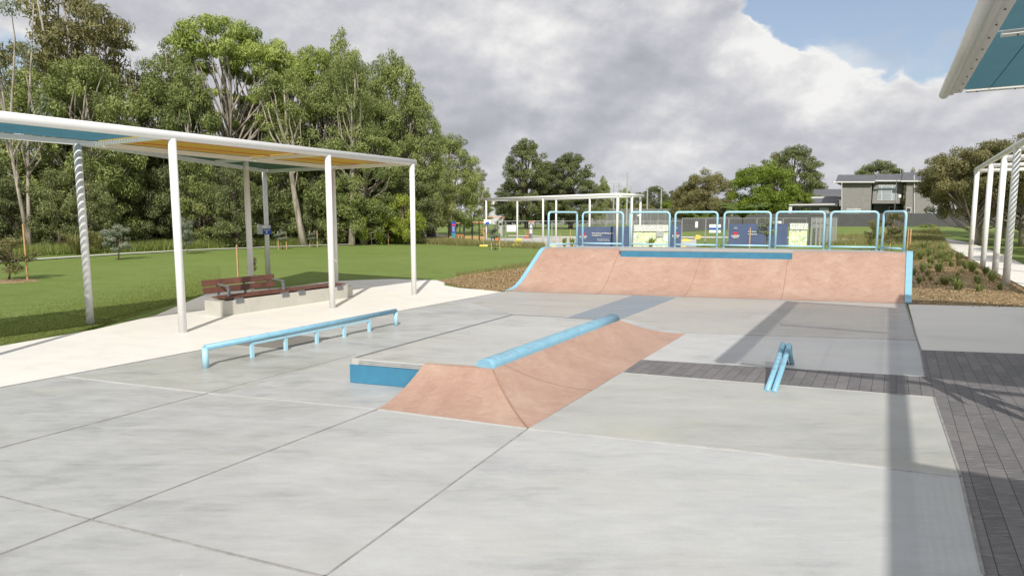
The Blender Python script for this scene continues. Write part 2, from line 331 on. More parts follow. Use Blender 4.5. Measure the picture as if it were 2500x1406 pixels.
# ------------------------------------------------------------------ mesh builder
def tagg(o, label=None, cat=None, group=None, kind=None):
    if label: o['label'] = label
    if cat: o['category'] = cat
    if group: o['group'] = group
    if kind: o['kind'] = kind
    return o
def thing(name, label, cat, loc=(0, 0, 0), rz=0, group=None):
    o = D.objects.new(name, None); o.empty_display_size = .2; COL.objects.link(o)
    o.location = loc; o.rotation_euler = (0, 0, rz)
    return tagg(o, label, cat, group)
def copy_tree(o, parent=None):
    c = o.copy(); COL.objects.link(c); c.parent = parent
    for ch in list(o.children): copy_tree(ch, c)
    return c
class MB:
    def __init__(s): s.v = []; s.f = []; s.mi = []; s.cur = 0
    def add(s, vs, fs):
        b = len(s.v); s.v += [Vector(v) for v in vs]; s.f += [[b + i for i in f] for f in fs]; s.mi += [s.cur] * len(fs); return s
    def box(s, c, size, ax=None, ay=None, az=None):
        ax = ax or Vector((1, 0, 0)); ay = ay or Vector((0, 1, 0)); az = az or ZZ; c = Vector(c)
        vs = [c + ax * (i * size[0] / 2) + ay * (j * size[1] / 2) + az * (k * size[2] / 2) for i in (-1, 1) for j in (-1, 1) for k in (-1, 1)]
        return s.add(vs, [(0, 1, 3, 2), (4, 6, 7, 5), (0, 4, 5, 1), (2, 3, 7, 6), (0, 2, 6, 4), (1, 5, 7, 3)])
    def bar(s, a, b, wd, h, up=ZZ):
        a, b = Vector(a), Vector(b); d = (b - a); L = d.length; d.normalize(); sd = d.cross(up)
        if sd.length < 1e-4: sd = d.cross(Vector((1, 0, 0)))
        sd.normalize(); uu = sd.cross(d)
        return s.box((a + b) / 2, (L, wd, h), d, sd, uu)
    def tube(s, pts, r, n=10, closed=False, caps=True):
        pts = [Vector(p) for p in pts]; m = len(pts)
        rs = r if hasattr(r, '__len__') else [r] * m
        tang = []
        for i in range(m):
            if closed: d = pts[(i + 1) % m] - pts[i - 1]
            else: d = pts[min(i + 1, m - 1)] - pts[max(i - 1, 0)]
            tang.append(d.normalized())
        nrm = tang[0].orthogonal().normalized(); b0 = len(s.v); vs = []
        for i in range(m):
            nrm = (nrm - tang[i] * nrm.dot(tang[i])); nrm = nrm.normalized() if nrm.length > 1e-6 else tang[i].orthogonal().normalized()
            bi = tang[i].cross(nrm)
            for k in range(n):
                a = 2 * math.pi * k / n; vs.append(pts[i] + (nrm * math.cos(a) + bi * math.sin(a)) * rs[i])
        fs = []
        for i in range(m if closed else m - 1):
            j = (i + 1) % m
            for k in range(n): fs.append((i * n + k, i * n + (k + 1) % n, j * n + (k + 1) % n, j * n + k))
        if caps and not closed:
            fs.append(tuple(range(n - 1, -1, -1))); fs.append(tuple((m - 1) * n + k for k in range(n)))
        return s.add(vs, fs)
    def prism(s, poly, z0, z1):          # poly: list of Vector/2-tuples, world xy
        k = len(poly); vs = [(p[0], p[1], z0) for p in poly] + [(p[0], p[1], z1) for p in poly]
        ar = sum(poly[i][0] * poly[(i + 1) % k][1] - poly[(i + 1) % k][0] * poly[i][1] for i in range(k))
        top = list(range(k, 2 * k)); bot = list(range(k - 1, -1, -1)); sides = [(i, (i + 1) % k, k + (i + 1) % k, k + i) for i in range(k)]
        if ar < 0: top.reverse(); bot.reverse(); sides = [tuple(reversed(q)) for q in sides]
        return s.add(vs, [top, bot] + sides)
    def loft(s, rows, flip=False):
        k = len(rows[0]); vs = [p for r in rows for p in r]; fs = []
        for i in range(len(rows) - 1):
            for j in range(k - 1):
                q = (i * k + j, i * k + j + 1, (i + 1) * k + j + 1, (i + 1) * k + j); fs.append(tuple(reversed(q)) if flip else q)
        return s.add(vs, fs)
    def build(s, name, mat, parent=None, smooth=False, bevel=0):
        o3 = parent.matrix_basis.translation if parent is not None else None
        me = D.meshes.new(name)
        me.from_pydata([tuple(v - o3) if o3 is not None else tuple(v) for v in s.v], [], s.f)
        for mm in (mat if isinstance(mat, (list, tuple)) else [mat]): me.materials.append(M[mm])
        if any(s.mi): me.polygons.foreach_set('material_index', s.mi)
        if smooth:
            me.polygons.foreach_set('use_smooth', [len(f) <= 4 for f in s.f])
        o = D.objects.new(name, me); COL.objects.link(o)
        if parent is not None: o.parent = parent
        if bevel:
            md = o.modifiers.new('bevel', 'BEVEL'); md.width = bevel; md.segments = 2; md.limit_method = 'ANGLE'
        return o
def rrect(a, b, z0, z1, r, n=5):            # rounded-top upright loop path a->b
    d = (b - a); L = d.length; d = d.normalized(); pts = [a + ZZ * z0]
    for k in range(n + 1):
        t = math.pi / 2 * k / n; pts.append(a + d * (r - r * math.cos(t)) + ZZ * (z1 - r + r * math.sin(t)))
    for k in range(n + 1):
        t = math.pi / 2 * k / n; pts.append(b - d * (r - r * math.sin(t)) + ZZ * (z1 - r + r * math.cos(t)))
    pts.append(b + ZZ * z0); return pts
def sheet(name, pts, z, mat, kind='structure', label=None):
    mb = MB(); mb.prism([(p.x, p.y) for p in pts], z - .06, z); o = mb.build(name, mat); o['kind'] = kind
    if label: o['label'] = label
    return o
def gp(*l): return [G(a, b) for a, b in l]
def textmesh(body, size, origin, xdir, mat, parent, name='lettering', align='LEFT', ex=.004, updir=None):
    c = D.curves.new('t', 'FONT'); c.body = body; c.size = size; c.align_x = align; c.extrude = ex; c.offset = size * .02
    o = D.objects.new('t', c); COL.objects.link(o); bpy.context.view_layer.update()
    me = D.meshes.new_from_object(o.evaluated_get(bpy.context.evaluated_depsgraph_get())); D.objects.remove(o)
    x = Vector(xdir).normalized(); y = updir or ZZ; z = x.cross(y)
    off = parent.matrix_basis.translation if parent else Vector()
    me.transform(Matrix(((x.x, y.x, z.x, origin[0] - off.x), (x.y, y.y, z.y, origin[1] - off.y), (x.z, y.z, z.z, origin[2] - off.z), (0, 0, 0, 1))))
    me.materials.clear(); me.materials.append(M[mat]); me.name = name
    ob = D.objects.new(name, me); COL.objects.link(ob); ob.parent = parent; return ob

# ------------------------------------------------------------------ ground
def axis(vals):
    out = []
    for a, b, k in vals: out += list(np.linspace(a, b, k, endpoint=False))
    return out
ys = axis([(-40, 20, 12), (20, 110, 90), (110, 400, 30), (400, 3000, 14)]) + [3000.]
xs = [-2500.] + axis([(-1500, -300, 6), (-300, -100, 10), (-100, 110, 105), (110, 300, 10), (300, 2500, 8)]) + [2500.]
mb = MB(); mb.loft([[Vector((x, y, gz(x, y) - .015)) for x in xs] for y in ys]); o = mb.build('lawn', 'lawn', smooth=True); o['kind'] = 'structure'

# white path on the left: hugs the slab, swings behind the bench
slabL = [G(0, 948) - U * 14, G(0, 948), G(493, 855.5), G(1000, 756), G(1237, 712)]
pathOuter = [G(1085, 686), G(1060, 684), G(960, 681), G(870, 684), G(800, 688), G(700, 702), G(560, 712), G(508, 716), G(380, 770), G(230, 805), G(0, 845), G(0, 845) - U * 14]
sheet('footpath', slabL + [G(1120, 703), G(1085, 697)] + pathOuter, .004, 'path_white')
# rear wings of the path, seen past the bench
# skate slab
slabR = [G(2210, 742), G(2247, 855), G(2258, 922), G(2280, 972), G(2345, 1165), G(2400, 1406), G(2400, 1406) - U * 8]
ext = [G(0, 948) - U * 14 + Vector((0, -3, 0))]
sheet('skate_slab', slabL + slabR + [Vector((-6, -8, 0))], .008, 'slab_grey')
sheet('slab_near_right', gp((1290, 1048), (2345, 1165), (2400, 1406)) + [G(2400, 1406) - U * 3, G(800, 1406) - U * 3, G(800, 1406)], .012, 'slab_light')
sheet('slab_mid_right', gp((1520, 912), (2280, 972), (2345, 1165), (1290, 1048)), .012, 'slab_warm')
sheet('slab_upper_right', gp((1675, 815), (2240, 832), (2258, 922), (1565, 880)), .012, 'slab_light')
sheet('slab_far', gp((1237, 713), (2210, 743), (2240, 832), (1675, 815), (1520, 778), (1250, 768), (1150, 740)), .010, 'slab_tan')
sheet('slab_near_left', gp((0, 1100), (540, 965), (925, 1000), (0, 1357)), .012, 'slab_grey')
sheet('slab_middle_left', gp((163, 921), (560, 845), (868, 867), (540, 965)), .0118, 'slab_warm')
sheet('blue_strip', gp((1545, 722), (1652, 727), (1512, 782), (1380, 778)), .014, 'strip_blue')
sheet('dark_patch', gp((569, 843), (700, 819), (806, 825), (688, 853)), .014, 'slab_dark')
sheet('paver_band', gp((1565, 880), (2258, 922), (2280, 972), (1520, 912)), .016, 'paver')
pr = [G(2247, 855), G(2258, 922), G(2280, 972), G(2345, 1165), G(2400, 1406), G(2400, 1406) - U * 6]
sheet('paver_area', pr + [Vector((9, -6, 0)), Vector((16, 4, 0)), G(2700, 872)], .004, 'paver')
sheet('side_footpath', [G(2218, 744), G(2247, 855), G(2700, 872), G(2800, 757)], .010, 'path_white')
# saw-cut joints
def joint(a, b, wd, mat='joint', z=.0175):
    a, b = G(*a), G(*b); d = (b - a).normalized(); s = Vector((-d.y, d.x, 0)) * wd / 2
    mb = MB(); mb.prism([a - s, b - s, b + s, a + s], z - .02, z); return mb
jb = MB()
for a, b, wd in [((-400, 1511), (925, 1000), .008), ((-300, 1175), (868, 867), .007), ((745, 1446), (1290, 1048), .013), ((-200, 1166), (0, 1215), .014), ((0, 1215), (220, 1272), .014), ((220, 1272), (770, 1406), .015), ((770, 1406), (1100, 1487), .015),
                 ((2210, 742), (2247, 855), .03), ((2247, 855), (2258, 922), .02), ((0, 948), (493, 855.5), .018), ((493, 855.5), (1000, 756), .018), ((1000, 756), (1237, 712), .02), ((2280, 972), (2345, 1165), .02), ((2345, 1165), (2400, 1406), .02), ((1675, 815), (2240, 832), .008), ((1150, 740), (1545, 757), .008)]:
    q = joint(a, b, wd); jb.add(q.v, q.f)
o = jb.build('slab_joints', 'joint'); o['kind'] = 'structure'
jb = MB()
for a, b, wd in [((163, 921), (540, 965), .014), ((540, 965), (922, 1001), .014), ((1290, 1049), (1830, 1106), .035), ((1830, 1106), (2345, 1166), .045), ((1520, 912), (2280, 972), .012), ((1565, 880), (2258, 922), .012), ((920, 1001), (1290, 1049), .02)]:
    q = joint(a, b, wd); jb.add(q.v, q.f)
o = jb.build('pale_grout_lines', 'joint_light'); o['kind'] = 'structure'

# mulch beds
def mound(name, pts, h, mat, z=.004):
    bm = bmesh.new(); vs = [bm.verts.new((p.x, p.y, z)) for p in pts]; f = bm.faces.new(vs)
    bmesh.ops.triangulate(bm, faces=[f])
    for _ in range(5): bmesh.ops.subdivide_edges(bm, edges=[e for e in bm.edges if e.calc_length() > .6], cuts=1, use_grid_fill=True)
    bmesh.ops.triangulate(bm, faces=bm.faces[:])
    rnd = random.Random(3)
    for v in bm.verts:
        if not v.is_boundary:
            dmin = min((Vector((v.co.x, v.co.y, 0)) - Vector(((a.x), a.y, 0))).length if False else dseg(v.co, a, b) for a, b in zip(pts, pts[1:] + pts[:1]))
            v.co.z = z + h * min(1, dmin / 1.2) + rnd.uniform(-.01, .012)
        v.co.z += gz(v.co.x, v.co.y)
    me = D.meshes.new(name); bm.normal_update()
    for ff in bm.faces:
        if ff.normal.z < 0: ff.normal_flip()
        ff.smooth = True
    bm.to_mesh(me); bm.free(); me.materials.append(M[mat])
    o = D.objects.new(name, me); COL.objects.link(o); o['kind'] = 'structure'; return o
def dseg(p, a, b):
    ax, ay, bx, by = a.x, a.y, b.x, b.y; dx, dy = bx - ax, by - ay; L = dx * dx + dy * dy
    t = max(0, min(1, ((p[0] - ax) * dx + (p[1] - ay) * dy) / L)) if L else 0
    return math.hypot(p[0] - ax - t * dx, p[1] - ay - t * dy)
bedL = gp((1237, 714), (1180, 708), (1120, 700), (1068, 685), (1150, 670), (1220, 662), (1330, 645)) + [G(1237, 712) + U * 3.4 + V * -.2]
bedR = [G(2216, 744), G(2570, 753), GT(2500, 704), GT(2400, 650), GT(2340, 617), GT(2285, 597), GT(2216, 600)]
mound('mulch_bed_left', bedL, .16, 'mulch'); mound('mulch_bed_right', bedR, .07, 'mulch')
# far footpaths follow the terrain
def strip(name, L, Rr, mat, dz=.03):
    def res(pl):
        out = []
        for a, b in zip(pl, pl[1:]):
            for k in range(6): out.append((a[0] + (b[0] - a[0]) * k / 6, a[1] + (b[1] - a[1]) * k / 6))
        return out + [pl[-1]]
    L, Rr = res(L), res(Rr); mb = MB()
    mb.loft([[GT(*a), GT(*b)] for a, b in zip(L, Rr)]); o = mb.build(name, mat); o['kind'] = 'structure'
    for v in o.data.vertices: v.co.z += dz
    return o
strip('curved_footpath', [(2600, 760), (2500, 703), (2400, 650), (2340, 617), (2285, 590), (2262, 583)], [(2760, 700), (2640, 680), (2500, 647), (2430, 616), (2370, 594), (2310, 583)], 'path_white')
strip('woodland_footpath', [(-300, 657), (0, 641), (90, 635), (300, 621.5), (500, 611), (800, 599.5), (1000, 592)], [(-300, 652), (0, 637), (90, 632), (300, 619), (500, 609), (800, 598), (1000, 590.5)], 'path_far')
strip('playground_path', [(1050, 585), (1090, 590), (1200, 600), (1340, 606), (1500, 606), (1700, 604)], [(1050, 583), (1100, 582), (1200, 583), (1320, 580), (1500, 580), (1700, 585)], 'path_far')
strip('playground_surface', [(1095, 586), (1130, 589), (1190, 592)], [(1060, 579), (1110, 577.5), (1190, 577.5)], 'rubber_tan', .06)
strip('bin_path', [(1000, 583), (1060, 585), (1100, 584)], [(990, 566), (1050, 570), (1100, 577)], 'path_far')
strip('sports_kerb', [(1240, 577), (1320, 579), (1400, 580), (1800, 582), (1950, 583)], [(1240, 575), (1320, 577), (1400, 578), (1800, 579), (1950, 580)], 'path_white')
strip('court_surface', [(1200, 548), (1500, 547), (1720, 548)], [(1200, 543), (1500, 542), (1720, 543)], 'path_far')

# ------------------------------------------------------------------ quarter-pipe bank
F0, F1 = G(1237, 712), G(2210, 742); W = 2.55; HR = 1.17
_sl = [sst(0, .5, (k + .5) / 200) * (1 - .93 * sst(.84, 1.0, (k + .5) / 200)) for k in range(200)]
_cz = np.concatenate([[0], np.cumsum(_sl)]); _cz = _cz / _cz[-1]
def prof(s, H=HR, Wd=W):       # s 0..1 -> (run, height): curve, straight, rolled top
    return s * Wd, float(np.interp(s, np.linspace(0, 1, 201), _cz)) * H
RS = [0, .06, .12, .2, .28, .36, .44, .52, .6, .68, .76, .82, .86, .89, .92, .95, .975, 1.0]
def bank_pt(i, s, lift=0.):
    x, z = prof(min(s, 1)); b = F0.lerp(F1, i)
    return Vector((b.x + U.x * x, b.y + U.y * x, z + lift + .012))
ramp = thing('skate_bank', 'wide curved terracotta concrete bank with pale blue side edges and railed deck', 'skate ramp', tuple(F0))
T0, T1 = bank_pt(0, 1), bank_pt(1, 1)
mb = MB(); mb.loft([[bank_pt(i / 40, s) for i in range(41)] for s in RS]); mb.build('riding_face', 'terracotta', ramp, smooth=True)
LB, RB = Vector((2.35, 22.3, 0)), Vector((11.05, 19.35, 0))
dk = [T0, T1, RB, LB]
mb = MB(); mb.prism(dk, 0.0, HR + .006); 
mb.add([F0, Vector((T0.x, T0.y, 0)), Vector((T0.x, T0.y, HR))] + [bank_pt(0, s, -.01) for s in reversed(RS[1:-1])], [list(range(2 + len(RS) - 1))])
mb.add([F1, Vector((T1.x, T1.y, 0)), Vector((T1.x, T1.y, HR))] + [bank_pt(1, s, -.01) for s in reversed(RS[1:-1])], [list(range(2 + len(RS) - 1))])
mb.build('deck', 'deck_grey', ramp)
# blue steel box ledge at the lip
LA, LBX = at_col(Vector((T0.x, T0.y, HR)), Vector((T1.x, T1.y, HR)), 1519), at_col(Vector((T0.x, T0.y, HR)), Vector((T1.x, T1.y, HR)), 1928)
fd = (T1 - T0).normalized(); bk = Vector((-fd.y, fd.x, 0))
def ledge(a, b, out, back, z0, z1):
    mb = MB(); mb.prism([a - bk * out, b - bk * out, b + bk * back, a + bk * back], z0, z1); return mb
ledge(LA, LBX, .50, .3, HR - .24, HR - .03).build('steel_ledge', 'blue_steel', ramp, bevel=.006)
ledge(LA - fd * .02, LBX + fd * .02, .51, .5, HR - .03, HR + .045).build('ledge_coping', 'deck_grey', ramp, bevel=.008)
# blue edge strips
def edge_strip(i, side, wd, lift):
    mb = MB(); sd = fd * side; rows = []
    for s in [0] + RS[1:]:
        p = bank_pt(i, s, lift); rows.append([p + sd * a + ZZ * z for a, z in ((-.01, -.0), (wd, 0), (wd, -p.z), (-.01, -p.z + .0))] + [p + sd * -.01])
    mb.loft(rows, flip=side < 0)
    p = rows[-1]; q = [v + U * .25 for v in p]; mb.loft([p, q], flip=side < 0)
    return mb
mb = edge_strip(0, -1, .12, .02); mb.build('side_edge', 'blue_paint', ramp)
mb = edge_strip(1, 1, .15, .03); mb.box(F1 + fd * .07 + U * .02 + ZZ * .02, (.16, .02, .06), fd, bk); mb.build('side_edge', 'blue_paint', ramp)
for pxj, pxt in ((1455, 1519), (1665, 1722), (1905, 1928)):
    fb, tp = at_col(F0, F1, pxj), at_col(T0, T1, pxt); mb = MB(); rows = []
    for s in RS[:-2]:
        x, z = prof(s); t = x / W; b = fb + (Vector((tp.x, tp.y, 0)) - fb) * t; rows.append([Vector((b.x, b.y, z + .016)) - fd * .009, Vector((b.x, b.y, z + .016)) + fd * .009])
    mb.loft(rows, flip=True); mb.build('control_joint', 'joint_red', ramp)

# rails: one bent frame each
RH = 1.16
def rail_frame(a, b, label, z=HR, hgt=RH, tail=0.0):
    t = thing('safety_rail', label, 'railing', (a.x, a.y, z), group='pale blue bent tube rails round the bank deck')
    a = Vector((a.x, a.y, z)); b = Vector((b.x, b.y, z))
    mb = MB(); mb.tube(rrect(a, b, -.01 - tail, hgt, .11), .035, 10); mb.build('hoop', 'blue_tube', t, smooth=True)
    mb = MB(); mb.tube([a + ZZ * .10, b + ZZ * .10], .028, 10); mb.build('lower_bar', 'blue_tube', t, smooth=True)
    mb = MB()
    for q in (a, b):
        mb = MB(); mb.tube([q + ZZ * .0, q + ZZ * .015], .05, 12); mb.build('foot_plate', 'blue_tube', t)
bl, br = Vector((LB.x, LB.y, HR)) - U * .12, Vector((RB.x, RB.y, HR)) - U * .12
segs = [(1418, 1524), (1533, 1637), (1643, 1753), (1762, 1882), (1888, 2013), (2020, 2143)]
ordn = ['first back rail from the left, in front of the navy banner', 'second back rail, in front of the pale park plan', 'third back rail, in front of the blue and white notice',
        'fourth back rail, in front of the staked olive shrub', 'fifth back rail, in front of the leaning mesh panels', 'sixth and rightmost back rail, in front of the dark boundary fence']
rail_frame(at_col(Vector((T0.x, T0.y, HR)), bl, 1339), at_col(Vector((T0.x, T0.y, HR)), bl, 1408), 'pale blue rail at the left end of the bank deck, running front to back')
for (a, b), lb in zip(segs, ordn): rail_frame(at_col(bl, br, a + 4), at_col(bl, br, b - 4), 'pale blue tube, ' + lb)
rail_frame(Vector((T1.x - .03, T1.y + .1, HR)), at_col(Vector((T1.x, T1.y, HR)), br, 2152), 'pale blue rail closing the right end of the bank deck', tail=.0)

# ------------------------------------------------------------------ low hip and manual pad
PH = .33
pad = thing('manual_pad', 'low grey concrete manual pad with bright blue steel end face', 'skate ledge', tuple(G(855, 933)))
a0, a1, a2, a3 = G(855, 935), G(1250, 768, PH), G(1513, 782, PH), G(1200, 903, PH)
A = Vector((a0.x, a0.y, 0)); Bq = Vector((a1.x, a1.y, 0)); Cq = Vector((a2.x, a2.y, 0)); Dq = Vector((a3.x, a3.y, 0))
mb = MB(); mb.prism([A + (Dq - A).normalized() * .02 + U * .015, Dq + U * .015, Cq, Bq], 0, PH); mb.build('top_slab', 'pad_top', pad, bevel=.008)
e = (Dq - A).normalized(); q1 = A + e * 1.25
mb = MB(); mb.prism([A, q1, q1 + U * .014, A + U * .014], .012, PH - .075); mb.build('steel_face', 'blue_steel', pad)
mb = MB()
for z, o_ in ((PH - .058, .0), (PH - .036, .004), (PH - .014, .008)):
    mb.prism([A + e * .13 + U * (o_ - .002), q1 + U * (o_ - .002), q1 + U * .03, A + e * .13 + U * .03], z - .008, z + .007)
mb.build('coping_strips', 'galv', pad)
mb = MB(); n1 = (Bq - A).normalized(); mb.prism([A + e * .0 + U * .1, A + e * .045 + U * .1, Bq + e * .045, Bq], PH + .001, PH + .005); mb.prism([Bq + e * .03 - n1 * .0, Cq, Cq - n1 * .035, Bq + e * .03 - n1 * .035], PH + .001, PH + .005); mb.build('edge_shade_strip', 'steel_grey', pad)  # dark strips standing in for the shadowed groove along the pad's top edges
# hip bank (terracotta)
hip = thing('hip_bank', 'small terracotta concrete hip bank with a sharp corner crease beside the pad', 'skate bank', tuple(G(920, 1000)))
hTL, hTR, hBR = G(1034, 891, PH), G(1203, 903, PH), G(1513, 783, PH)
gTL, gTR, gBR = G(920, 1001), G(1290, 1048), G(1676, 815)
def hrow(top, bot, s):     # concave transition between ground point and top point
    k = s; hz = PH * (0.18 * k + .82 * k ** 1.9); p = bot.lerp(top, k); return Vector((p.x, p.y, hz + .012))
SS = [i / 10 for i in range(11)]
mb = MB(); mb.loft([[hrow(hTL.lerp(hTR, i / 8), gTL.lerp(gTR, i / 8), s) for i in range(9)] for s in SS]); mb.build('end_face', 'terracotta', hip, smooth=True)
mb = MB(); mb.loft([[hrow(hTR.lerp(hBR, i / 16), gTR.lerp(gBR, i / 16), s) for i in range(17)] for s in SS]); mb.build('long_face', 'terracotta', hip, smooth=True)
mb = MB(); fan = [hrow(hTL, gTL, s) for s in SS]; base = [Vector((v.x, v.y, 0)) for v in fan]; mb.loft([fan, base])
mb.build('side_wall', 'terracotta', hip)
mb = MB(); fan = [hrow(hBR, gBR, s) for s in SS]; base = [Vector((v.x, v.y, 0)) for v in fan]; mb.loft([base, fan])
mb.build('side_wall', 'terracotta', hip)
mb = MB(); cw = .012
rows = [[hrow(hTR, gTR, s) + Vector((-cw, -.004, .003)), hrow(hTR, gTR, s) + Vector((cw, .004, .003))] for s in SS]; mb.loft(rows)
bT, bG = hTR.lerp(hBR, .06), gTR.lerp(gBR, .27)
mb.loft([[hrow(bT, bG, s) + Vector((-.004, -.004, .004)), hrow(bT, bG, s) + Vector((.004, .004, .004))] for s in SS])
mb.build('crease_joint', 'joint_red', hip)
# top strip of hip between pad and coping
mb = MB(); mb.prism([Vector((hTL.x, hTL.y, 0)), Vector((hTR.x, hTR.y, 0)), Vector((hTR.x, hTR.y, 0)) + U * .09, Vector((hTL.x, hTL.y, 0)) + U * .09], 0, PH + .014); mb.build('top_lip', 'terracotta', hip)
# round coping
cop = thing('coping_curb', 'thick pale blue rounded curb along the top of the small hip', 'skate coping', tuple(hTR))
ax = (hBR - hTR).normalized(); sdv = Vector((-ax.y, ax.x, 0)); c0 = hTR + sdv * .122 + ax * -.0; rows = []
for tt in (0, .02, .25, .5, .75, 1):
    p = c0 + (hBR - hTR) * tt + ZZ * .01; row = []
    for k in range(13):
        a = math.pi * k / 12; row.append(p + sdv * (-.122 * math.copysign(abs(math.cos(a)) ** .72, math.cos(a))) + ZZ * (.105 * abs(math.sin(a)) ** .8))
    rows.append(row)
mb = MB(); mb.loft(rows, flip=True); k = 13; L5 = (len(rows) - 1) * k
mb.f.append(list(range(13))); mb.f.append(list(range(L5 + 12, L5 - 1, -1))); mb.mi += [0, 0]
o = mb.build('curb_body', 'blue_scuffed', cop, smooth=True)

# ------------------------------------------------------------------ flat rail on the left
r0, r1 = G(503, 900), G(967, 796); rh = .36
rail = thing('grind_rail', 'long low pale blue flat grind rail standing on the grey slab', 'grind rail', tuple(r0))
dr = (r1 - r0).normalized()
mb = MB(); mb.tube([r0 + ZZ * (rh - .05) - dr * .0, r1 + ZZ * (rh - .05)], .045, 16); mb.build('top_tube', 'blue_scuffed', rail, smooth=True)
for q in (r0, r1):
    mb = MB(); mb.tube([q, q + ZZ * (rh - .05)], .043, 16); mb.add([], []); mb.build('end_post', 'blue_tube', rail, smooth=True)
ips = [at_col(r0, r1, x) for x in (616, 698, 774, 841, 902)]
mb = MB(); mb.bar(ips[0] + ZZ * (rh - .125), ips[-1] + ZZ * (rh - .125), .05, .035); mb.build('under_bar', 'blue_tube', rail)
for q in ips:
    mb = MB(); mb.box(q + ZZ * (rh - .13) / 2, (.05, .05, rh - .13), dr, Vector((-dr.y, dr.x, 0))); mb.build('leg', 'blue_tube', rail)

# kinked double rail on the right
k0, k1 = G(1880, 958), G(1927, 889)
kr = thing('slanted_rail', 'short slanted double tube pale blue rail rising over the paver band', 'grind rail', tuple(k0))
kd = (k1 - k0).normalized(); ks = Vector((-kd.y, kd.x, 0)); KL = (k1 - k0).length
for sgn in (-1, 1):
    o_ = ks * sgn * .042; pts = [k0 + o_ - kd * .0, k0 + o_ + kd * (KL * .40) + ZZ * .19, k0 + o_ + kd * (KL * .70) + ZZ * .36]
    for a in range(1, 8):
        t = a / 8 * math.pi * .62; pts.append(k0 + o_ + kd * (KL * .70 + .02) + kd * (.13 * math.sin(t)) + ZZ * (.36 - .11 + .135 * math.cos(t * .9)))
    pts.append(k1 + o_); mb = MB(); mb.tube(pts, .035, 14); mb.build('tube', 'blue_scuffed', kr, smooth=True)

# ------------------------------------------------------------------ shade pavilions
def slats(mb, o, du, dv, z, su, sv, pitch=.095, wd=.066, th=.015):
    k = int(sv / pitch)
    for i in range(k):
        c = o + du * (su / 2) + dv * ((i + .5) * sv / k); c = Vector((c.x, c.y, z))
        mb.box(c, (su, wd, th), du, dv)
PV = thing('shade_pavilion', 'white tube framed shade pavilion with teal and yellow slatted roof beside the lawn', 'pavilion', tuple(G(447, 812)))
H = 3.67; P0, P2 = G(447, 812), G(1011, 720); UD = (P2 - P0).normalized(); VD = Vector((-UD.y, UD.x, 0)); LEN = (P2 - P0).length
P1 = at_col(P0, P2, 812); sP1 = (P1 - P0).length; T3 = 3.05; T6 = 6.15; PA = G(221, 792)
posts = [P0 - UD * 3.75, P0, P1, P2, PA, P1 + VD * 2.98, P2 + VD * T3, P2 + VD * T6, P0 - UD * 3.75 + VD * 2.5]
for q in posts:
    mb = MB(); mb.tube([q, Vector((q.x, q.y, H - .05))], .072, 18); mb.tube([Vector((q.x, q.y, H - .22)), Vector((q.x, q.y, H - .235))], .074, 12)
    mb.build('post', 'white_paint', PV, smooth=True)
def beam(a, b, r, nm='beam', par=PV, z=H):
    mb = MB(); mb.tube([Vector((a.x, a.y, z)), Vector((b.x, b.y, z))], r, 16); return mb.build(nm, 'white_paint', par, smooth=True)
S0 = P0 - UD * 9; E = P2 + UD * .12
beam(S0, E, .085, 'edge_beam')
IC = P2 + VD * T3 + UD * .1; IB = P2 + VD * T6 + UD * .1; I0 = S0 + VD * 2.55
for a_, b_, nm in ((I0, PA, 'inner_beam'), (PA, IC, 'inner_beam'), (PA, IB, 'back_beam'), (E, IB, 'end_beam')):
    mb = MB(); mb.bar(a_ + ZZ * (H - .02), b_ + ZZ * (H - .02), .09, .10); mb.build(nm, 'white_paint', PV)
for s in (-3.75, -.06, sP1):
    mb = MB(); mb.bar(P0 + UD * s + ZZ * (H - .02), P0 + UD * s + VD * (2.98 if s > 0 else 2.5) + ZZ * (H - .02), .09, .07); mb.build('cross_beam', 'white_paint', PV)
mb = MB(); mb.bar(P1 + VD * 2.98 + ZZ * (H - .02), P1 + VD * 4.2 + ZZ * (H - .02), .09, .07); mb.build('cross_beam', 'white_paint', PV)
def panel(o, su, sv, mat, par, z, name='roof_panel', pitch=.095, wd=.066, du=None, dv=None):
    mb = MB(); slats(mb, o, du or UD, dv or VD, z, su, sv, pitch, wd); mb.build(name, mat, par)
panel(P0 - UD * 9, 5.2, 2.5, 'shade_teal', PV, H + .05); panel(P0 - UD * 3.7, 3.6, 2.48, 'shade_teal', PV, H + .05)
panel(P0, sP1 - .05, 2.75, 'shade_yellow', PV, H + .05, wd=.0945); panel(P0 + UD * (sP1 + .05), LEN - sP1, 2.98, 'shade_yellow', PV, H + .05, wd=.0945)
mb = MB(); k = 33                     # three-cornered green bay behind the inner beam
for i in range(k):
    f_ = (i + .5) / k; a_ = PA.lerp(IB, f_) + UD * .06; b_ = IC.lerp(IB, f_); 
    if (b_ - a_).length > .15: mb.bar(a_ + ZZ * (H + .045), b_ + ZZ * (H + .045), .086, .015)
mb.build('roof_panel', 'shade_green', PV)
mb = MB()          # rust-orange rafters showing under the yellow sheets
for t in (1.0, 2.0):
    mb.bar(P0 + VD * t + ZZ * (H + .03), P0 + UD * LEN + VD * t + ZZ * (H + .03), .03, .02)
mb.build('rafter', 'orange_paint', PV)

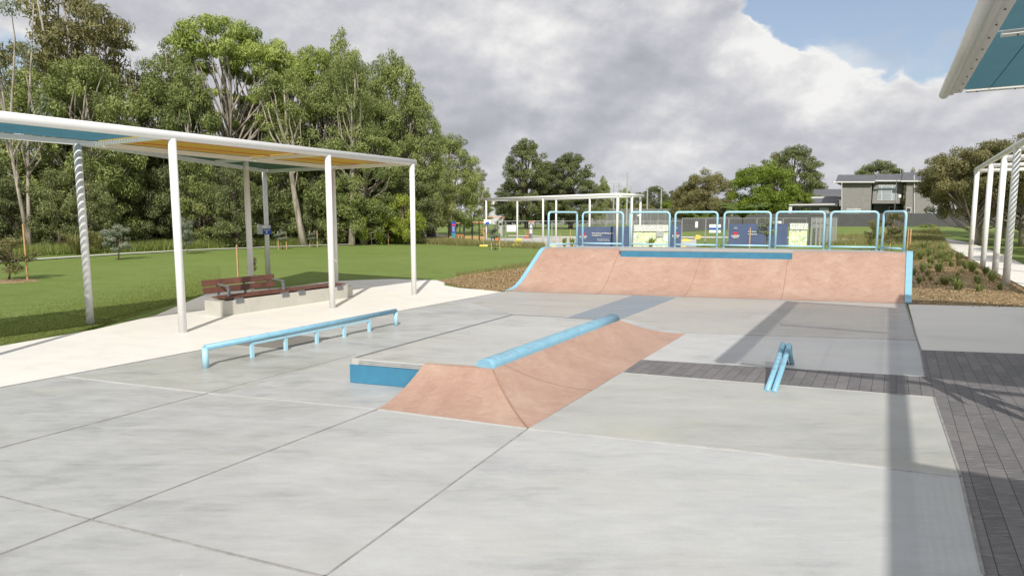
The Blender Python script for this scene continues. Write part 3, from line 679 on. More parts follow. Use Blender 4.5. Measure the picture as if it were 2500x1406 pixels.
# two signs hung on the back post
sp = P2 + VD * T6
def signbox(px0, py0, px1, py1, Y, name, label, mat, th=.03):
    a, b = P(px0, py1, Y), P(px1, py0, Y); t = thing(name, label, 'sign', ((a.x + b.x) / 2, Y, a.z))
    mb = MB(); mb.box(((a.x + b.x) / 2, Y, (a.z + b.z) / 2), (b.x - a.x, th, b.z - a.z)); mb.build('panel', mat, t, bevel=.004); return t, a, b
t, a, b = signbox(629, 549, 643, 572, sp.y - .09, 'notice_board', 'blank pale grey notice panel on the left side of the pavilion back post', 'galv')
t, a, b = signbox(642, 550, 661, 572, sp.y - .13, 'rules_sign', 'small blue and white rules sign strapped to the pavilion back post', 'sign_blue')
mb = MB(); mb.box(((a.x + b.x) / 2, a.y - .018, b.z - .055), (b.x - a.x - .01, .01, .1)); mb.build('header_band', 'sign_white', t)
mb = MB(); mb.box((b.x - .06, a.y - .026, b.z - .05), (.05, .008, .03)); mb.build('header_emblem', 'orange_paint', t)
mb = MB(); mb.box(((a.x + b.x) / 2, a.y - .018, a.z + .13), (.2, .008, .015)); mb.box(((a.x + b.x) / 2, a.y - .018, a.z + .07), (.035, .008, .07)); mb.build('lettering', 'sign_white', t)

# ------------------------------------------------------------------ canopy over the right edge + its frame off picture
NH = 4.25; C = G(2296, 232, NH); C0 = Vector((C.x, C.y, 0))
NC = thing('shade_canopy', 'white framed shade canopy with teal sheets reaching over the top right corner', 'canopy', (C.x, C.y, 0))
q = G(2396, 0, NH); CU = (Vector((q.x, q.y, 0)) - C0).normalized()      # runs towards the camera
q = G(2500, 214, NH); CR = Vector((-CU.y, CU.x, 0)); 
if CR.x < 0: CR = -CR
BW = 2.35
def nb(a, b, wd, h, nm, z=NH, mat='white_paint', r=None):
    mb = MB()
    if r: mb.tube([Vector((a.x, a.y, z)), Vector((b.x, b.y, z))], r, 18)
    else: mb.bar(Vector((a.x, a.y, z)), Vector((b.x, b.y, z)), wd, h)
    return mb.build(nm, mat, NC, smooth=bool(r))
def cp(s, t): return C0 + CU * s + CR * t
nb(cp(0, .05), cp(8.0, .05), 0, 0, 'edge_beam', r=.075)
nb(cp(0, .15), cp(8.0, .15), .06, .05, 'edge_channel', NH - .0)
nb(cp(0, .24), cp(8.0, .24), .11, .03, 'edge_flange', NH + .02)
for t in (BW, 2 * BW): nb(cp(0, t), cp(15 if t == BW else 8, t), .15, .10, 'bay_beam', NH + .0)
for s in (0.07, 3.95, 7.95): nb(cp(s, .35), cp(s, BW - .1), .14, .04, 'cross_beam', NH + .015); nb(cp(s, BW + .1), cp(s, 2 * BW - .1), .14, .04, 'cross_beam', NH + .015)
bolt0 = None
for st in [(x, .24, .006) for x in np.arange(.3, 6.6, .6)] + [(.07, t, -.004) for t in (.5, 1., 1.5)] + [(3.95, t, -.004) for t in (.5, 1., 1.5)]:
    q = cp(st[0], st[1]) + ZZ * (NH + st[2])
    if bolt0 is None:
        mb = MB(); mb.tube([q, q - ZZ * .014], .011, 8); bolt0 = mb.build('bolt', 'steel_grey', NC); q0 = q
    else:
        c_ = bolt0.copy(); COL.objects.link(c_); c_.parent = NC; c_.location = q - q0
def fins(s, t, L, Wd):           # closely spaced upright shade fins: open to the high sun, closed to a low view
    mb = MB(); k = int(L / .06)
    for i in range(k): c = cp(s + (i + .5) * L / k, t + Wd / 2); mb.box((c.x, c.y, NH + .05), (Wd, .004, .032), CR, CU)
    for tt in np.arange(.4, Wd, .75): mb.bar(Vector((*cp(s, t + tt).xy, NH + .066)), Vector((*cp(s + L, t + tt).xy, NH + .066)), .008, .006)
    mb.build('roof_panel', 'teal_fin', NC)
for s, L in ((.12, 3.78), (4.02, 3.86)): fins(s, .29, L, BW - .37)
for s, L, Wd in ((-1.9, 9.45, 6.5), (11.25, 4.2, 6.5)):  # unseen slat bays, placed and sized to throw shade on path and pavers
    mb = MB(); slats(mb, cp(s, BW + .1), CU, CR, NH + .06, L, Wd, .055, .049, .004); mb.build('roof_panel', 'shade_teal', NC)
for s, t in ((3.95, 2 * BW), (7.95, 2 * BW), (14, BW), (.1, 2 * BW)):
    q = cp(s, t); mb = MB(); mb.tube([Vector((q.x, q.y, 0)), Vector((q.x, q.y, NH))], .08, 16); mb.build('post', 'white_paint', NC, smooth=True)

# ------------------------------------------------------------------ right hand pergola row
RHH = 4.35
rf = [G(2368, 642), G(2399, 655), G(2428, 675), G(2455, 698)]
rt = [(2370, 408), (2396, 398), (2431, 383), (2481, 362)]
PG = thing('pergola_frame', 'open white tube pergola row beside the curved path on the right', 'pergola', tuple(rf[3]))
for q in rf:
    mb = MB(); mb.tube([q, Vector((q.x, q.y, RHH))], .10, 18); mb.build('post', 'white_paint', PG, smooth=True)
rd = (rf[0] - rf[3]).normalized(); rr = Vector((rd.y, -rd.x, 0))
mb = MB(); mb.tube([rf[3] - rd * 7 + ZZ * (RHH + .03), rf[0] + rd * .15 + ZZ * (RHH + .03)], .10, 16); mb.build('edge_beam', 'white_paint', PG, smooth=True)
mb = MB(); mb.tube([rf[3] - rd * 7 + rr * 3 + ZZ * (RHH + .03), rf[0] + rd * .15 + rr * 3 + ZZ * (RHH + .03)], .10, 16); mb.build('edge_beam', 'white_paint', PG, smooth=True)
for q in rf:
    mb = MB(); mb.tube([q + ZZ * (RHH - .05), q + rr * 3 + ZZ * (RHH - .05)], .085, 14); mb.build('cross_beam', 'white_paint', PG, smooth=True)
mb = MB(); mb.tube([rf[2] + ZZ * (RHH - .12), rf[2] + rr * 1.5 - rd * .6 + ZZ * (RHH - .12), rf[3] + rr * 3 + ZZ * (RHH - .12)], .07, 12); mb.build('brace', 'white_paint', PG, smooth=True)
for q in (rf[0], rf[2], rf[3] - rd * 3):
    mb = MB(); e = q + rr * 3; mb.tube([Vector((e.x, e.y, 0)), Vector((e.x, e.y, RHH))], .10, 16); mb.build('post', 'white_paint', PG, smooth=True)
mb = MB(); slats(mb, rf[3] - rd * 7, rd, rr, RHH + .16, 6.6, 3, .11, .07); mb.build('roof_panel', 'shade_teal', PG)

# ------------------------------------------------------------------ bench on concrete plinth
b0 = G(538, 773.5); b1 = G(862, 725.5); bd = (b1 - b0).normalized(); bw = Vector((-bd.y, bd.x, 0)); BL = (b1 - b0).length; BHt = .33
pl = thing('bench_plinth', 'long pale concrete seating block standing on the white path', 'concrete block', tuple(b0))
mb = MB(); mb.prism([b0, b1, b1 + bw * .56, b0 + bw * .56], 0.0, BHt); mb.build('block', 'plinth', pl, bevel=.012)
def bp(s, t, z=0): return b0 + bd * s + bw * t + ZZ * z
def seat(s0, s1, label, back):
    t = thing('timber_bench', label, 'bench', tuple(bp(s0, .2, BHt)))
    for k in range(4):
        mb = MB(); mb.bar(bp(s0, .04 + k * .125 + .055, BHt + .055), bp(s1, .04 + k * .125 + .055, BHt + .055), .11, .035); mb.build('seat_board', 'timber_red', t, bevel=.004)
    for s in (s0 + .32, s1 - .25):
        mb = MB(); mb.box(bp(s, .28, BHt + .022), (.2, .56, .03), bd, bw); mb.box(bp(s, -.012, BHt - .03), (.2, .014, .09), bd, bw); mb.build('bracket', 'steel_grey', t)
    if back:
        tilt = (ZZ * .97 + bw * .22).normalized(); nn = bd.cross(tilt)
        for z in (.155, .325):
            mb = MB(); mb.box(bp((s0 + s1) / 2 - .12, .56, BHt + .05) + tilt * z, (s1 - s0 + .1, .035, .14), bd, nn, tilt); mb.build('back_board', 'timber_red', t, bevel=.004)
        for s in (s0 + .22, (s0 + s1) / 2, s1 - .22):
            mb = MB(); mb.bar(bp(s, .565, BHt - .1), bp(s, .575, BHt + .05) + tilt * .36 + bw * .02, .05, .03, bd); mb.build('back_support', 'steel_grey', t)
        for s in (s0 + .22, s1 - .12):
            mb = MB(); mb.bar(bp(s, .22, BHt + .07), bp(s, .25, BHt + .29), .05, .05, bd); mb.bar(bp(s, .2, BHt + .29), bp(s, .62, BHt + .33), .05, .022); mb.build('armrest', 'steel_grey', t)
seat(.18, 2.02, 'red brown timber bench with backrest and grey armrests, left half of the block', True)
seat(1.95, BL - .22, 'backless red brown timber slat seat on the right half of the block', False)

# ------------------------------------------------------------------ vegetation generators
rng = np.random.default_rng(11)
def unit(a): return a / (np.linalg.norm(a, axis=1, keepdims=True) + 1e-9)
def leafmesh(name, cen, nrm, ln, wd, tint, mat, droop=.6, rg=rng):
    N = len(cen); r = rg.normal(size=(N, 3)) * .6; r[:, 2] -= droop; t = r - nrm * np.sum(r * nrm, axis=1, keepdims=True); t = unit(t); b = np.cross(nrm, t)
    ln = (ln * rg.uniform(.7, 1.3, N))[:, None]; wdd = (wd * rg.uniform(.7, 1.3, N))[:, None]
    v = np.empty((N, 4, 3)); v[:, 0] = cen - t * ln / 2; v[:, 1] = cen + b * wdd / 2 + t * ln * .05; v[:, 2] = cen + t * ln / 2; v[:, 3] = cen - b * wdd / 2 + t * ln * .05
    return rawmesh(name, v.reshape(-1, 3), 4, N, tint, mat)
def rawmesh(name, v, k, N, tint, mat):
    me = D.meshes.new(name); me.vertices.add(len(v)); me.vertices.foreach_set('co', v.astype(np.float32).ravel())
    me.loops.add(N * k); me.loops.foreach_set('vertex_index', np.arange(N * k, dtype=np.int32))
    me.polygons.add(N); me.polygons.foreach_set('loop_start', np.arange(0, N * k, k, dtype=np.int32)); me.polygons.foreach_set('loop_total', np.full(N, k, dtype=np.int32))
    at = me.attributes.new('tint', 'FLOAT', 'FACE'); at.data.foreach_set('value', tint.astype(np.float32)); me.update(calc_edges=True); me.materials.append(M[mat]); return me
def crown(name, clumps, dens, ln, wd, mat, droop=.6, flat=.75, seed=1, inner=.45):
    rg = np.random.default_rng(seed); C_, Nn, Tt = [], [], []
    for (c, r) in clumps:
        k = max(12, int(dens * r * r)); d = unit(rg.normal(size=(k, 3))); rad = r * (inner + (1 - inner) * rg.random(k) ** .6)
        wob = 1 + .25 * np.sin(d[:, 0] * 5 + c[0]) * np.cos(d[:, 1] * 4 + c[2])
        C_.append(np.array(c) + d * (rad * wob)[:, None] * np.array((1, 1, flat)))
        Nn.append(unit(d * .9 + np.array((0, 0, .25)) + rg.normal(size=(k, 3)) * .55)); Tt.append(np.clip(rg.normal(.5, .12) + rg.normal(0, .16, k), 0, 1))
    return leafmesh(name, np.concatenate(C_), np.concatenate(Nn), ln, wd, np.concatenate(Tt), mat, droop, rg)
def ell(n_, cx, cy, cz, rx, ry, rz, r0_, r1_, rg, lo=.45, zmin=-1):
    out = []
    while len(out) < n_:
        d = rg.normal(size=3); d /= np.linalg.norm(d)
        if d[2] < zmin: continue
        k = lo + (1 - lo) * rg.random() ** .5; out.append(((cx + d[0] * rx * k, cy + d[1] * ry * k, cz + d[2] * rz * k), rg.uniform(r0_, r1_)))
    return out
def skeleton(clumps, h, tr, rg, fork=.35, lean=0., every=1, split=1):
    mb = MB(); stems = []
    for q in range(split):
        ang = rg.uniform(0, 6.28); sp_ = .0 if split == 1 else .09 * h; pts = []
        for k in range(7):
            t = k / 6; pts.append(Vector((lean * t * h + math.cos(ang) * sp_ * t + .02 * h * math.sin(3 * t + q), math.sin(ang) * sp_ * t + .015 * h * math.sin(4 * t), h * t)))
        rs = [tr * (1.25 if k == 0 else 1) * (1 - .82 * k / 6) / (1 if split == 1 else 1.2) for k in range(7)]; mb.tube(pts, rs, 8); stems.append(pts)
    for i, (c, r) in enumerate(clumps):
        if i % every: continue
        cv = Vector(c); pts = min(stems, key=lambda s_: (s_[4] - cv).length)
        t0 = max(.12, min(.95, (cv.z / h) * fork / .5 + rg.uniform(-.08, .05))); 
        if t0 * h > cv.z: t0 = max(.1, cv.z / h * .8)
        x = t0 * 6; k = min(5, int(x)); a = pts[k].lerp(pts[k + 1], x - k); m = a.lerp(cv, .5) + Vector((0, 0, -.04 * h + rg.uniform(-.03, .03) * h)) + Vector((rg.uniform(-.07, .07) * h, rg.uniform(-.07, .07) * h, 0))
        m2 = m.lerp(cv, .55) + Vector((rg.uniform(-.2, .2), rg.uniform(-.2, .2), 0)); L = (cv - a).length
        mb.tube([a, m, m2, cv], [min(tr * .4, .011 * L + .022), .009 * L + .018, .006 * L + .013, .01], 5, caps=False)
    return mb
PROTO = {}
def proto(key, name, clumps, h, wid, mat, barkm, dens=114, ln=0.324, wd=.11, tr=.2, droop=.6, flat=.75, seed=1, fork=.3, every=1, split=1, lean=0, inner=.45):
    rg = np.random.default_rng(seed)
    sk = skeleton(clumps, h * .93, tr, rg, fork, lean, every, split)
    me = D.meshes.new('trunk'); me.from_pydata([tuple(v) for v in sk.v], [], sk.f); me.materials.append(M[barkm]); me.polygons.foreach_set('use_smooth', [True] * len(sk.f))
    PROTO[key] = (name, me, crown('crown', clumps, dens, ln, wd, mat, droop, flat, seed, inner), h, wid)
def plant(key, x, y, h, wdt, label, cat='tree', group=None, z=None, rz=None, name=None):
    nm, tm, cm, ph, pw = PROTO[key]; o = thing(name or nm, label, cat, (x, y, gz(x, y) - .02 if z is None else z), random.uniform(0, 6.28) if rz is None else rz, group)
    o.scale = (wdt / pw, wdt / pw, h / ph)
    for nm_, me in (('trunk', tm), ('crown', cm)):
        c = D.objects.new(nm_, me); COL.objects.link(c); c.parent = o
    return o
def tree(key, px, pytop, Y, wpx, label, **kw):
    p = P(px, pytop - (14 if px < 1060 and Y < 62 else 0), Y); z0 = gz(p.x, Y); sc = F / Y
    return plant(key, p.x, Y, (p.z - z0), wpx / sc, label, **kw)
g_ = np.random.default_rng(5)
umb = ell(66, 0, 0, 14.0, 5.2, 5.2, 2.5, .55, 1.05, g_, .5, -.3) + ell(16, 1.5, 0, 10.5, 4.2, 4.2, 1.8, .45, .8, g_, .5)
proto('umbrella', 'gum_tree', umb, 16.5, 12.5, 'leaf_bright', 'bark_pale', dens=437, ln=0.324, wd=.10, tr=.2, seed=2, fork=.26, split=3, flat=.6, every=2)
col = ell(30, 0, 0, 14, 1.9, 1.9, 2.7, .5, .95, g_, .4) + ell(60, 0, 0, 10, 3.1, 3.1, 4, .6, 1.1, g_, .5) + ell(30, 0, 0, 5.2, 3.0, 3.0, 2.8, .6, 1.0, g_, .5)
proto('column', 'gum_tree', col, 17, 8, 'leaf_mid', 'bark_pale', dens=313, ln=0.302, wd=.10, tr=.22, seed=3, fork=.33, every=3)
rag = ell(36, .8, 0, 13.5, 3.1, 3.1, 3.1, .45, .95, g_, .5) + ell(28, -1.5, .5, 9.5, 3.0, 3, 3.2, .45, .9, g_, .5) + ell(18, 2.2, 0, 7, 2.3, 2.3, 2.5, .45, .85, g_, .5)
proto('ragged', 'gum_tree', rag, 17, 9, 'leaf_olive', 'bark_pale', dens=285, ln=0.346, wd=.10, tr=.24, seed=4, fork=.25, split=2, droop=1.0, every=2)
thin = ell(12, 0, 0, 13.5, 2.6, 2.6, 3.4, .5, .95, g_, .5) + ell(9, .6, 0, 8.5, 2.2, 2.2, 2.5, .4, .8, g_, .5)
proto('sparse', 'gum_tree', thin, 17, 7, 'leaf_grey', 'bark_pale', dens=209, ln=0.281, wd=.08, tr=.2, seed=14, fork=.25, split=2, droop=1.0, every=2)
und = ell(44, 0, 0, 4.8, 2.8, 2.8, 4.3, .6, 1.05, g_, .45) + ell(22, 0, 0, 1.8, 2.9, 2.9, 1.6, .5, .85, g_, .5)
proto('understorey', 'understorey_tree', und, 9.5, 7.4, 'leaf_dark', 'bark_dark', dens=285, ln=0.281, wd=.10, tr=.16, seed=6, fork=.3, droop=.9, every=2, split=2)
proto('olive_under', 'understorey_tree', ell(60, 0, 0, 4.4, 2.9, 2.9, 4.1, .5, .95, g_, .5) + ell(18, 0, 0, 1.5, 2.8, 2.8, 1.3, .5, .8, g_, .6), 9.2, 7, 'leaf_mid', 'bark_dark', dens=285, ln=0.281, wd=.09, tr=.14, seed=7, fork=.3, droop=1., split=2)
mass = ell(130, 0, 0, 9, 4.6, 4.6, 6.7, .65, 1.25, g_, .6) + ell(40, 0, 0, 3.6, 4.6, 4.6, 2.9, .7, 1.2, g_, .5)
proto('massive', 'evergreen_tree', mass, 16.3, 11, 'leaf_dark', 'bark_dark', dens=285, ln=0.292, wd=.13, tr=.4, seed=8, fork=.3, droop=.3, flat=.7, every=2)
proto('greenmass', 'gum_tree', mass, 16.3, 11, 'leaf_mid', 'bark_pale', dens=285, ln=0.292, wd=.11, tr=.4, seed=18, fork=.3, droop=.6, flat=.75, every=2)
rd_ = ell(110, 0, 0, 5.4, 4.7, 4.7, 4.4, .6, 1.1, g_, .62) + ell(50, 0, 0, 3.0, 4.9, 4.9, 2.3, .6, 1.0, g_, .55)
proto('lime', 'broadleaf_tree', rd_, 10.3, 11, 'leaf_lime', 'bark_dark', dens=418, ln=0.238, wd=.12, tr=.3, seed=9, droop=.2, flat=.8, every=3)
proto('oliveround', 'broadleaf_tree', rd_, 10.3, 11, 'leaf_olive', 'bark_dark', dens=380, ln=0.259, wd=.11, tr=.3, seed=10, droop=.5, flat=.8, every=3)
proto('bush', 'shrub', ell(34, 0, 0, 1.5, 2.2, 2.0, 1.35, .35, .62, g_, .55), 3.3, 5, 'leaf_yellowgreen', 'bark_brown', dens=1170, ln=0.140, wd=.06, tr=.06, seed=12, droop=.1, split=3, every=2)
proto('greyball', 'sapling', ell(20, 0, 0, 1.7, .75, .75, .95, .2, .36, g_, .4), 2.9, 2.1, 'leaf_grey', 'bark_brown', dens=4500, ln=0.092, wd=.05, tr=.035, seed=13, droop=.2, split=2, every=2)
proto('whip', 'sapling', ell(13, 0, 0, 1.5, .32, .32, .85, .12, .24, g_, .3), 2.5, 1.0, 'leaf_grey', 'bark_brown', dens=4200, ln=0.108, wd=.03, tr=.02, seed=15, droop=1., every=2)
proto('wispy', 'sapling', ell(22, 0, 0, 1.1, .50, .5, .8, .12, .25, g_, .3), 2.1, 1.3, 'leaf_olive', 'bark_brown', dens=5000, ln=0.108, wd=.02, tr=.02, seed=16, droop=-.6, every=2)
fig = ell(130, 0, 0, 6.2, 5.8, 5.8, 3.1, .5, 1.0, g_, .55, -.7) + ell(40, 0, -1, 4.0, 5.0, 5.0, 1.6, .4, .8, g_, .5)
proto('fig', 'spreading_tree', fig, 9.6, 13, 'leaf_olive', 'bark_pale', dens=798, ln=0.184, wd=.08, tr=.42, seed=17, fork=.2, droop=0, split=3, flat=.7, every=3)

def spot(px):
    for lim, s in ((110, 'at the far left edge'), (200, 'left of the first pavilion post'), (300, 'right of the leftmost pavilion post'), (430, 'left of the tall front post'), (520, 'right of the tall front post'),
                   (600, 'behind the bench back'), (690, 'behind the blue rules sign'), (790, 'left of the third front post'), (870, 'behind the third front post'), (950, 'above the round green shrub'), (1040, 'behind the right end of the pavilion roof'), (1200, 'between pavilion and playground')):
        if px < lim: return s
    return 'beyond the playground'
tb = ell(40, 1.6, 0, 13.0, 2.8, 2.8, 3.0, .5, 1.0, g_, .5) + ell(8, 1.0, 0, 8.5, 2.2, 2.2, 1.5, .4, .8, g_, .5)
proto('tallbare', 'gum_tree', tb, 16, 8, 'leaf_mid', 'bark_pale', dens=285, ln=.29, wd=.10, tr=.36, seed=31, fork=.3, every=3, lean=.10)
for px, Y, wp, lb in ((727, 49, 190, 'leaning brown trunked gum standing forward of the wood'), (846, 48.5, 150, 'straight pale trunked gum behind the third front post'), (815, 52, 120, 'slim pale trunked gum left of the third front post')):
    tree('tallbare', px, 150 if px > 800 else 190, Y, wp, lb, group='tall gum trees of the wood', rz=3.1 if px < 800 else 1.2)
# tall left wood, back to front
for key, px, top, Y, wp, desc in [
    ('sparse', 18, -40, 40, 210, 'thin grey leaved white trunked gum'), ('ragged', 150, -60, 48, 330, 'tall ragged brown green gum'), ('ragged', 235, 5, 50, 230, 'olive topped gum with curved crown'),
    ('column', 100, 130, 46, 260, 'dense green gum'), ('greenmass', 205, 140, 44, 260, 'bushy green gum'), ('sparse', 330, 118, 56, 130, 'slim pale grey gum'),
    ('column', 400, 96, 50, 190, 'yellow green upright gum'), ('column', 455, 130, 48, 150, 'upright olive green gum'), ('umbrella', 545, 66, 54, 330, 'wide umbrella topped bright gum with white limbs'),
    ('umbrella', 640, 110, 58, 230, 'flat topped bright gum'), ('ragged', 700, 118, 60, 230, 'brown green open gum'), ('umbrella', 770, 135, 56, 190, 'broad topped open gum'),
    ('column', 838, 68, 55, 150, 'tallest narrow conical gum'), ('greenmass', 790, 210, 52, 230, 'dense mid green gum'), ('greenmass', 955, 133, 57, 190, 'rounded dark green gum'),
    ('greenmass', 1010, 225, 58, 170, 'rounded green gum at the wood edge'), ('column', 905, 165, 54, 150, 'full crowned green gum'), ('greenmass', 880, 300, 50, 210, 'low crowned green gum'), ('greenmass', 1100, 322, 76, 160, 'round green gum ending the wood'),
    ('column', 1060, 390, 66, 120, 'lower green gum'), ('ragged', 1150, 400, 84, 90, 'small open gum'), ('ragged', 620, 230, 60, 180, 'white limbed open gum'), ('greenmass', 700, 290, 52, 190, 'leafy green gum'),
    ('ragged', 1010, 420, 60, 140, 'drooping green gum'), ('column', 1180, 450, 100, 60, 'small far gum')]:
    tree(key, px, top, Y, wp, desc + ' ' + spot(px), group='tall gum trees of the wood')
rr_ = random.Random(4)
for row, (Yb, k) in enumerate(((46.5, 15), (52, 13), (60, 11))):
    for i in range(k):
        px = -60 + (i + .5 + rr_.uniform(-.3, .3)) * 1120 / k
        if 605 < px < 645: continue
        if row == 0 and 690 < px < 780: continue
        Y = Yb - 5 * (px < 250) + 8 * (px > 840) + rr_.uniform(-1.5, 1.5); top = rr_.choice([330, 380, 410, 360, 300]) + (40 if row == 0 else 0)
        tree(rr_.choice(['understorey', 'understorey', 'olive_under']), px, top, Y, rr_.uniform(130, 200),
             ['dark drooping tree in front of the wood ', 'shaded middle tree of the wood ', 'dark low tree deep in the wood '][row] + spot(px), group='understorey trees of the wood')
for px, top, Y, wp, lb in ((905, 482, 50, 120, 'left of two dense yellow green shrubs at the edge of the wood'), (985, 476, 50.5, 130, 'right of two dense yellow green shrubs at the edge of the wood')):
    tree('bush', px, top, Y, wp, lb, cat='shrub', group='yellow green shrubs', name='shrub')
p = P(945, 500, 50); plant('bush', p.x, 51.5, 3.3, 5.0, 'rounded green shrub between the two taller yellow green shrubs', 'shrub', 'yellow green shrubs')
def foot(key, px, pyf, pytop, wpx, label, **kw):
    p = GT(px, pyf); q = P(px, pytop, p.y); return plant(key, p.x, p.y, q.z - p.z, wpx * p.y / F, label, z=p.z - .02, **kw)
foot('greyball', 288, 634, 540, 84, 'small silver grey round tree on the lawn left of the front post', cat='tree', rz=1)
foot('greyball', 457, 620, 522, 60, 'slim silver grey tree just right of the tall front post', cat='tree', rz=2)
def staked(px, pyf, pytop, wpx, label, key='whip', two=True, sh=1.2, sp_=.55):
    t = foot(key, px, pyf, pytop, wpx, label, cat='sapling'); p = t.location
    for i, dx in enumerate((-sp_ / 2, sp_ / 2) if two else (sp_ / 2,)):
        s = MB(); s.box((p.x + dx, p.y, p.z + sh / 2), (.045, .045, sh)); o = s.build('timber_stake', 'timber_stake')
        tagg(o, ('left' if i == 0 and two else 'right') + ' timber stake beside the ' + label, 'stake', 'timber tree stakes')
staked(690, 608, 555, 40, 'pale sapling right of the blue rules sign'); staked(766, 603, 560, 34, 'thin sapling left of the third front post')
staked(940, 597, 560, 26, 'thin sapling in front of the green shrub, left one'); staked(972, 594, 562, 22, 'thin sapling in front of the green shrub, right one')
staked(1210, 610, 540, 42, 'grey leaved sapling in front of the playground mesh fence')
staked(617, 690, 610, 30, 'feathery young tree behind the timber bench', key='wispy', sh=1.28, sp_=.95)
staked(22, 684, 562, 150, 'wispy olive young tree at the left edge of the lawn', key='wispy', two=False, sh=1.95, sp_=1.3)
p = GT(28, 686); mb = MB(); mb.tube([p + ZZ * -.05, p + ZZ * .03], [1.0, .55], 20); o = mb.build('mulch_ring', 'mulch'); tagg(o, 'low ring of bark mulch round the wispy young tree', 'mulch')

# trees beyond
for key, px, top, Y, wp, lb in [
    ('massive', 1285, 333, 112, 130, 'tall dark clumpy evergreen right of the gap in the wood'), ('massive', 1395, 368, 112, 140, 'broad dark evergreen behind the middle of the far pavilion'), ('massive', 1245, 440, 116, 90, 'low dark evergreen beside the pale warehouse'), ('massive', 1340, 390, 118, 110, 'dark evergreen between two taller evergreens'),
    ('column', 1474, 425, 150, 40, 'slim grey green tree right of the dark evergreens'), ('column', 1458, 445, 150, 36, 'slim grey green tree touching the dark evergreens'), ('lime', 1522, 458, 190, 60, 'bright green round tree behind the far pavilion corner'), ('oliveround', 1470, 480, 185, 80, 'low green tree behind the light poles'),
    ('massive', 1600, 452, 260, 75, 'distant blue green tree, left of the far row'), ('massive', 1560, 468, 265, 60, 'distant blue green tree, leftmost and lowest of the far row'), ('massive', 1650, 462, 260, 75, 'distant blue green tree, right of the far row'),
    ('lime', 1640, 487, 185, 70, 'low bright green tree under the distant row'), ('oliveround', 1560, 492, 200, 90, 'low olive tree behind the court fence'),
    ('oliveround', 1730, 410, 118, 150, 'rounded olive tree left of the bright green tree'), ('oliveround', 1690, 440, 125, 110, 'lower olive tree at the left of the olive group'), ('lime', 1868, 390, 104, 175, 'large bright lime green tree left of the brick house'), ('lime', 1940, 460, 102, 100, 'smaller bright green tree beside the low roof'), ('lime', 1990, 470, 110, 60, 'small bright green tree against the brick house corner'),
    ('massive', 1945, 350, 150, 140, 'tall dark gum rising behind the bright green tree'), ('ragged', 1895, 368, 155, 90, 'thin pale gum left of the tall dark gum'),
    ('massive', 2150, 388, 155, 130, 'dark tree above the roof of the brick house'), ('massive', 2110, 405, 158, 70, 'lower dark tree left above the house roof'), ('oliveround', 2235, 408, 158, 60, 'small dark tree right above the house roof'), ('oliveround', 2000, 440, 150, 60, 'small grey green tree left of the brick house')]:
    tree(key, px, top, Y, wp, lb, group='trees beyond the park')
for px, top, Y, wp, lb in [(2405, 352, 47, 270, 'spreading olive tree behind the pergola, nearest its left posts'), (2530, 330, 45, 330, 'spreading olive tree at the right edge behind the pergola'), (2470, 380, 56, 250, 'dark spreading tree in the shade behind the pergola'), (2620, 350, 58, 300, 'dark spreading tree beyond the right edge')]:
    tree('fig', px, top - 8, Y, wp * 1.1, lb, group='spreading trees behind the pergola')
for x, y, lb in ((27, 24, 'spreading tree right of the pergola, outside the frame, nearest the path'), (33, 32, 'spreading tree right of the pergola, outside the frame, farther off')):
    plant('fig', x, y, 8, 9, lb, group='spreading trees behind the pergola')
# shade trees behind the photographer's right, casting dapples on the right path are real trees out of frame
# banana-like plants
def frondplant(px, pyf, h, label, nf=11, cat='plant'):
    p = GT(px, pyf); t = thing('palm_plant', label, cat, tuple(p)); rg = random.Random(px)
    for i in range(nf):
        a = i * 2.4 + rg.uniform(-.3, .3); L = h * rg.uniform(.6, .95); wdt = .16 * h; d = Vector((math.cos(a), math.sin(a), 0)); s = Vector((-d.y, d.x, 0)); mb = MB(); rows = []
        for k in range(7):
            u = k / 6; c = p + d * (L * .75 * u) + ZZ * (h * .25 + L * (1.0 * u - .62 * u * u * 1.1)); ww = wdt * math.sin(math.pi * min(1, u * .9 + .08)) ** .7 * .5
            rows.append([c - s * ww - ZZ * ww * .5, c, c + s * ww - ZZ * ww * .5])
        mb.loft(rows); o = mb.build('frond', 'leaf_lime', t, smooth=True)
    mb = MB(); mb.tube([p, p + ZZ * h * .45], [.09, .06], 8); mb.build('stem', 'bark_brown', t)
for px, pyf, h, lb in ((1696, 552, 5.2, 'banana like plant with arching leaves behind the left blue rails'), (1722, 552, 4.0, 'smaller banana like plant right of the taller one'), (1812, 553, 6.0, 'tall arching palm like plant in front of the lime green tree')):
    frondplant(px, pyf + 8, h, lb)

# grass, chips and ground cover ("stuff")
def blades(name, pts, h, wd, mat, lean=.35, seed=3, label=None):
    rg = np.random.default_rng(seed); pts = np.array(pts); N = len(pts); hh = h * rg.uniform(.5, 1.3, N); a = rg.uniform(0, 6.28, N); dx = np.stack([np.cos(a), np.sin(a), np.zeros(N)], 1)
    ln = rg.normal(size=(N, 3)) * lean; ln[:, 2] = 1; v = np.empty((N, 3, 3)); v[:, 0] = pts - dx * wd / 2; v[:, 1] = pts + dx * wd / 2; v[:, 2] = pts + ln * hh[:, None]
    me = rawmesh(name, v.reshape(-1, 3), 3, N, np.clip(rg.normal(.5, .2, N), 0, 1), mat); o = D.objects.new(name, me); COL.objects.link(o); o['kind'] = 'stuff'
    o['label'] = label or name; return o
def quadfill(pl, n_, rg, terr=False):          # pl: 4 pixel corners
    c = [GT(*q) for q in pl]; out = []
    for _ in range(n_):
        u, v = rg.random(), rg.random(); p = (c[0] * (1 - u) + c[1] * u) * (1 - v) + (c[3] * (1 - u) + c[2] * u) * v; out.append((p.x, p.y, gz(p.x, p.y) - .01))
    return out
rg = random.Random(9); pts = []
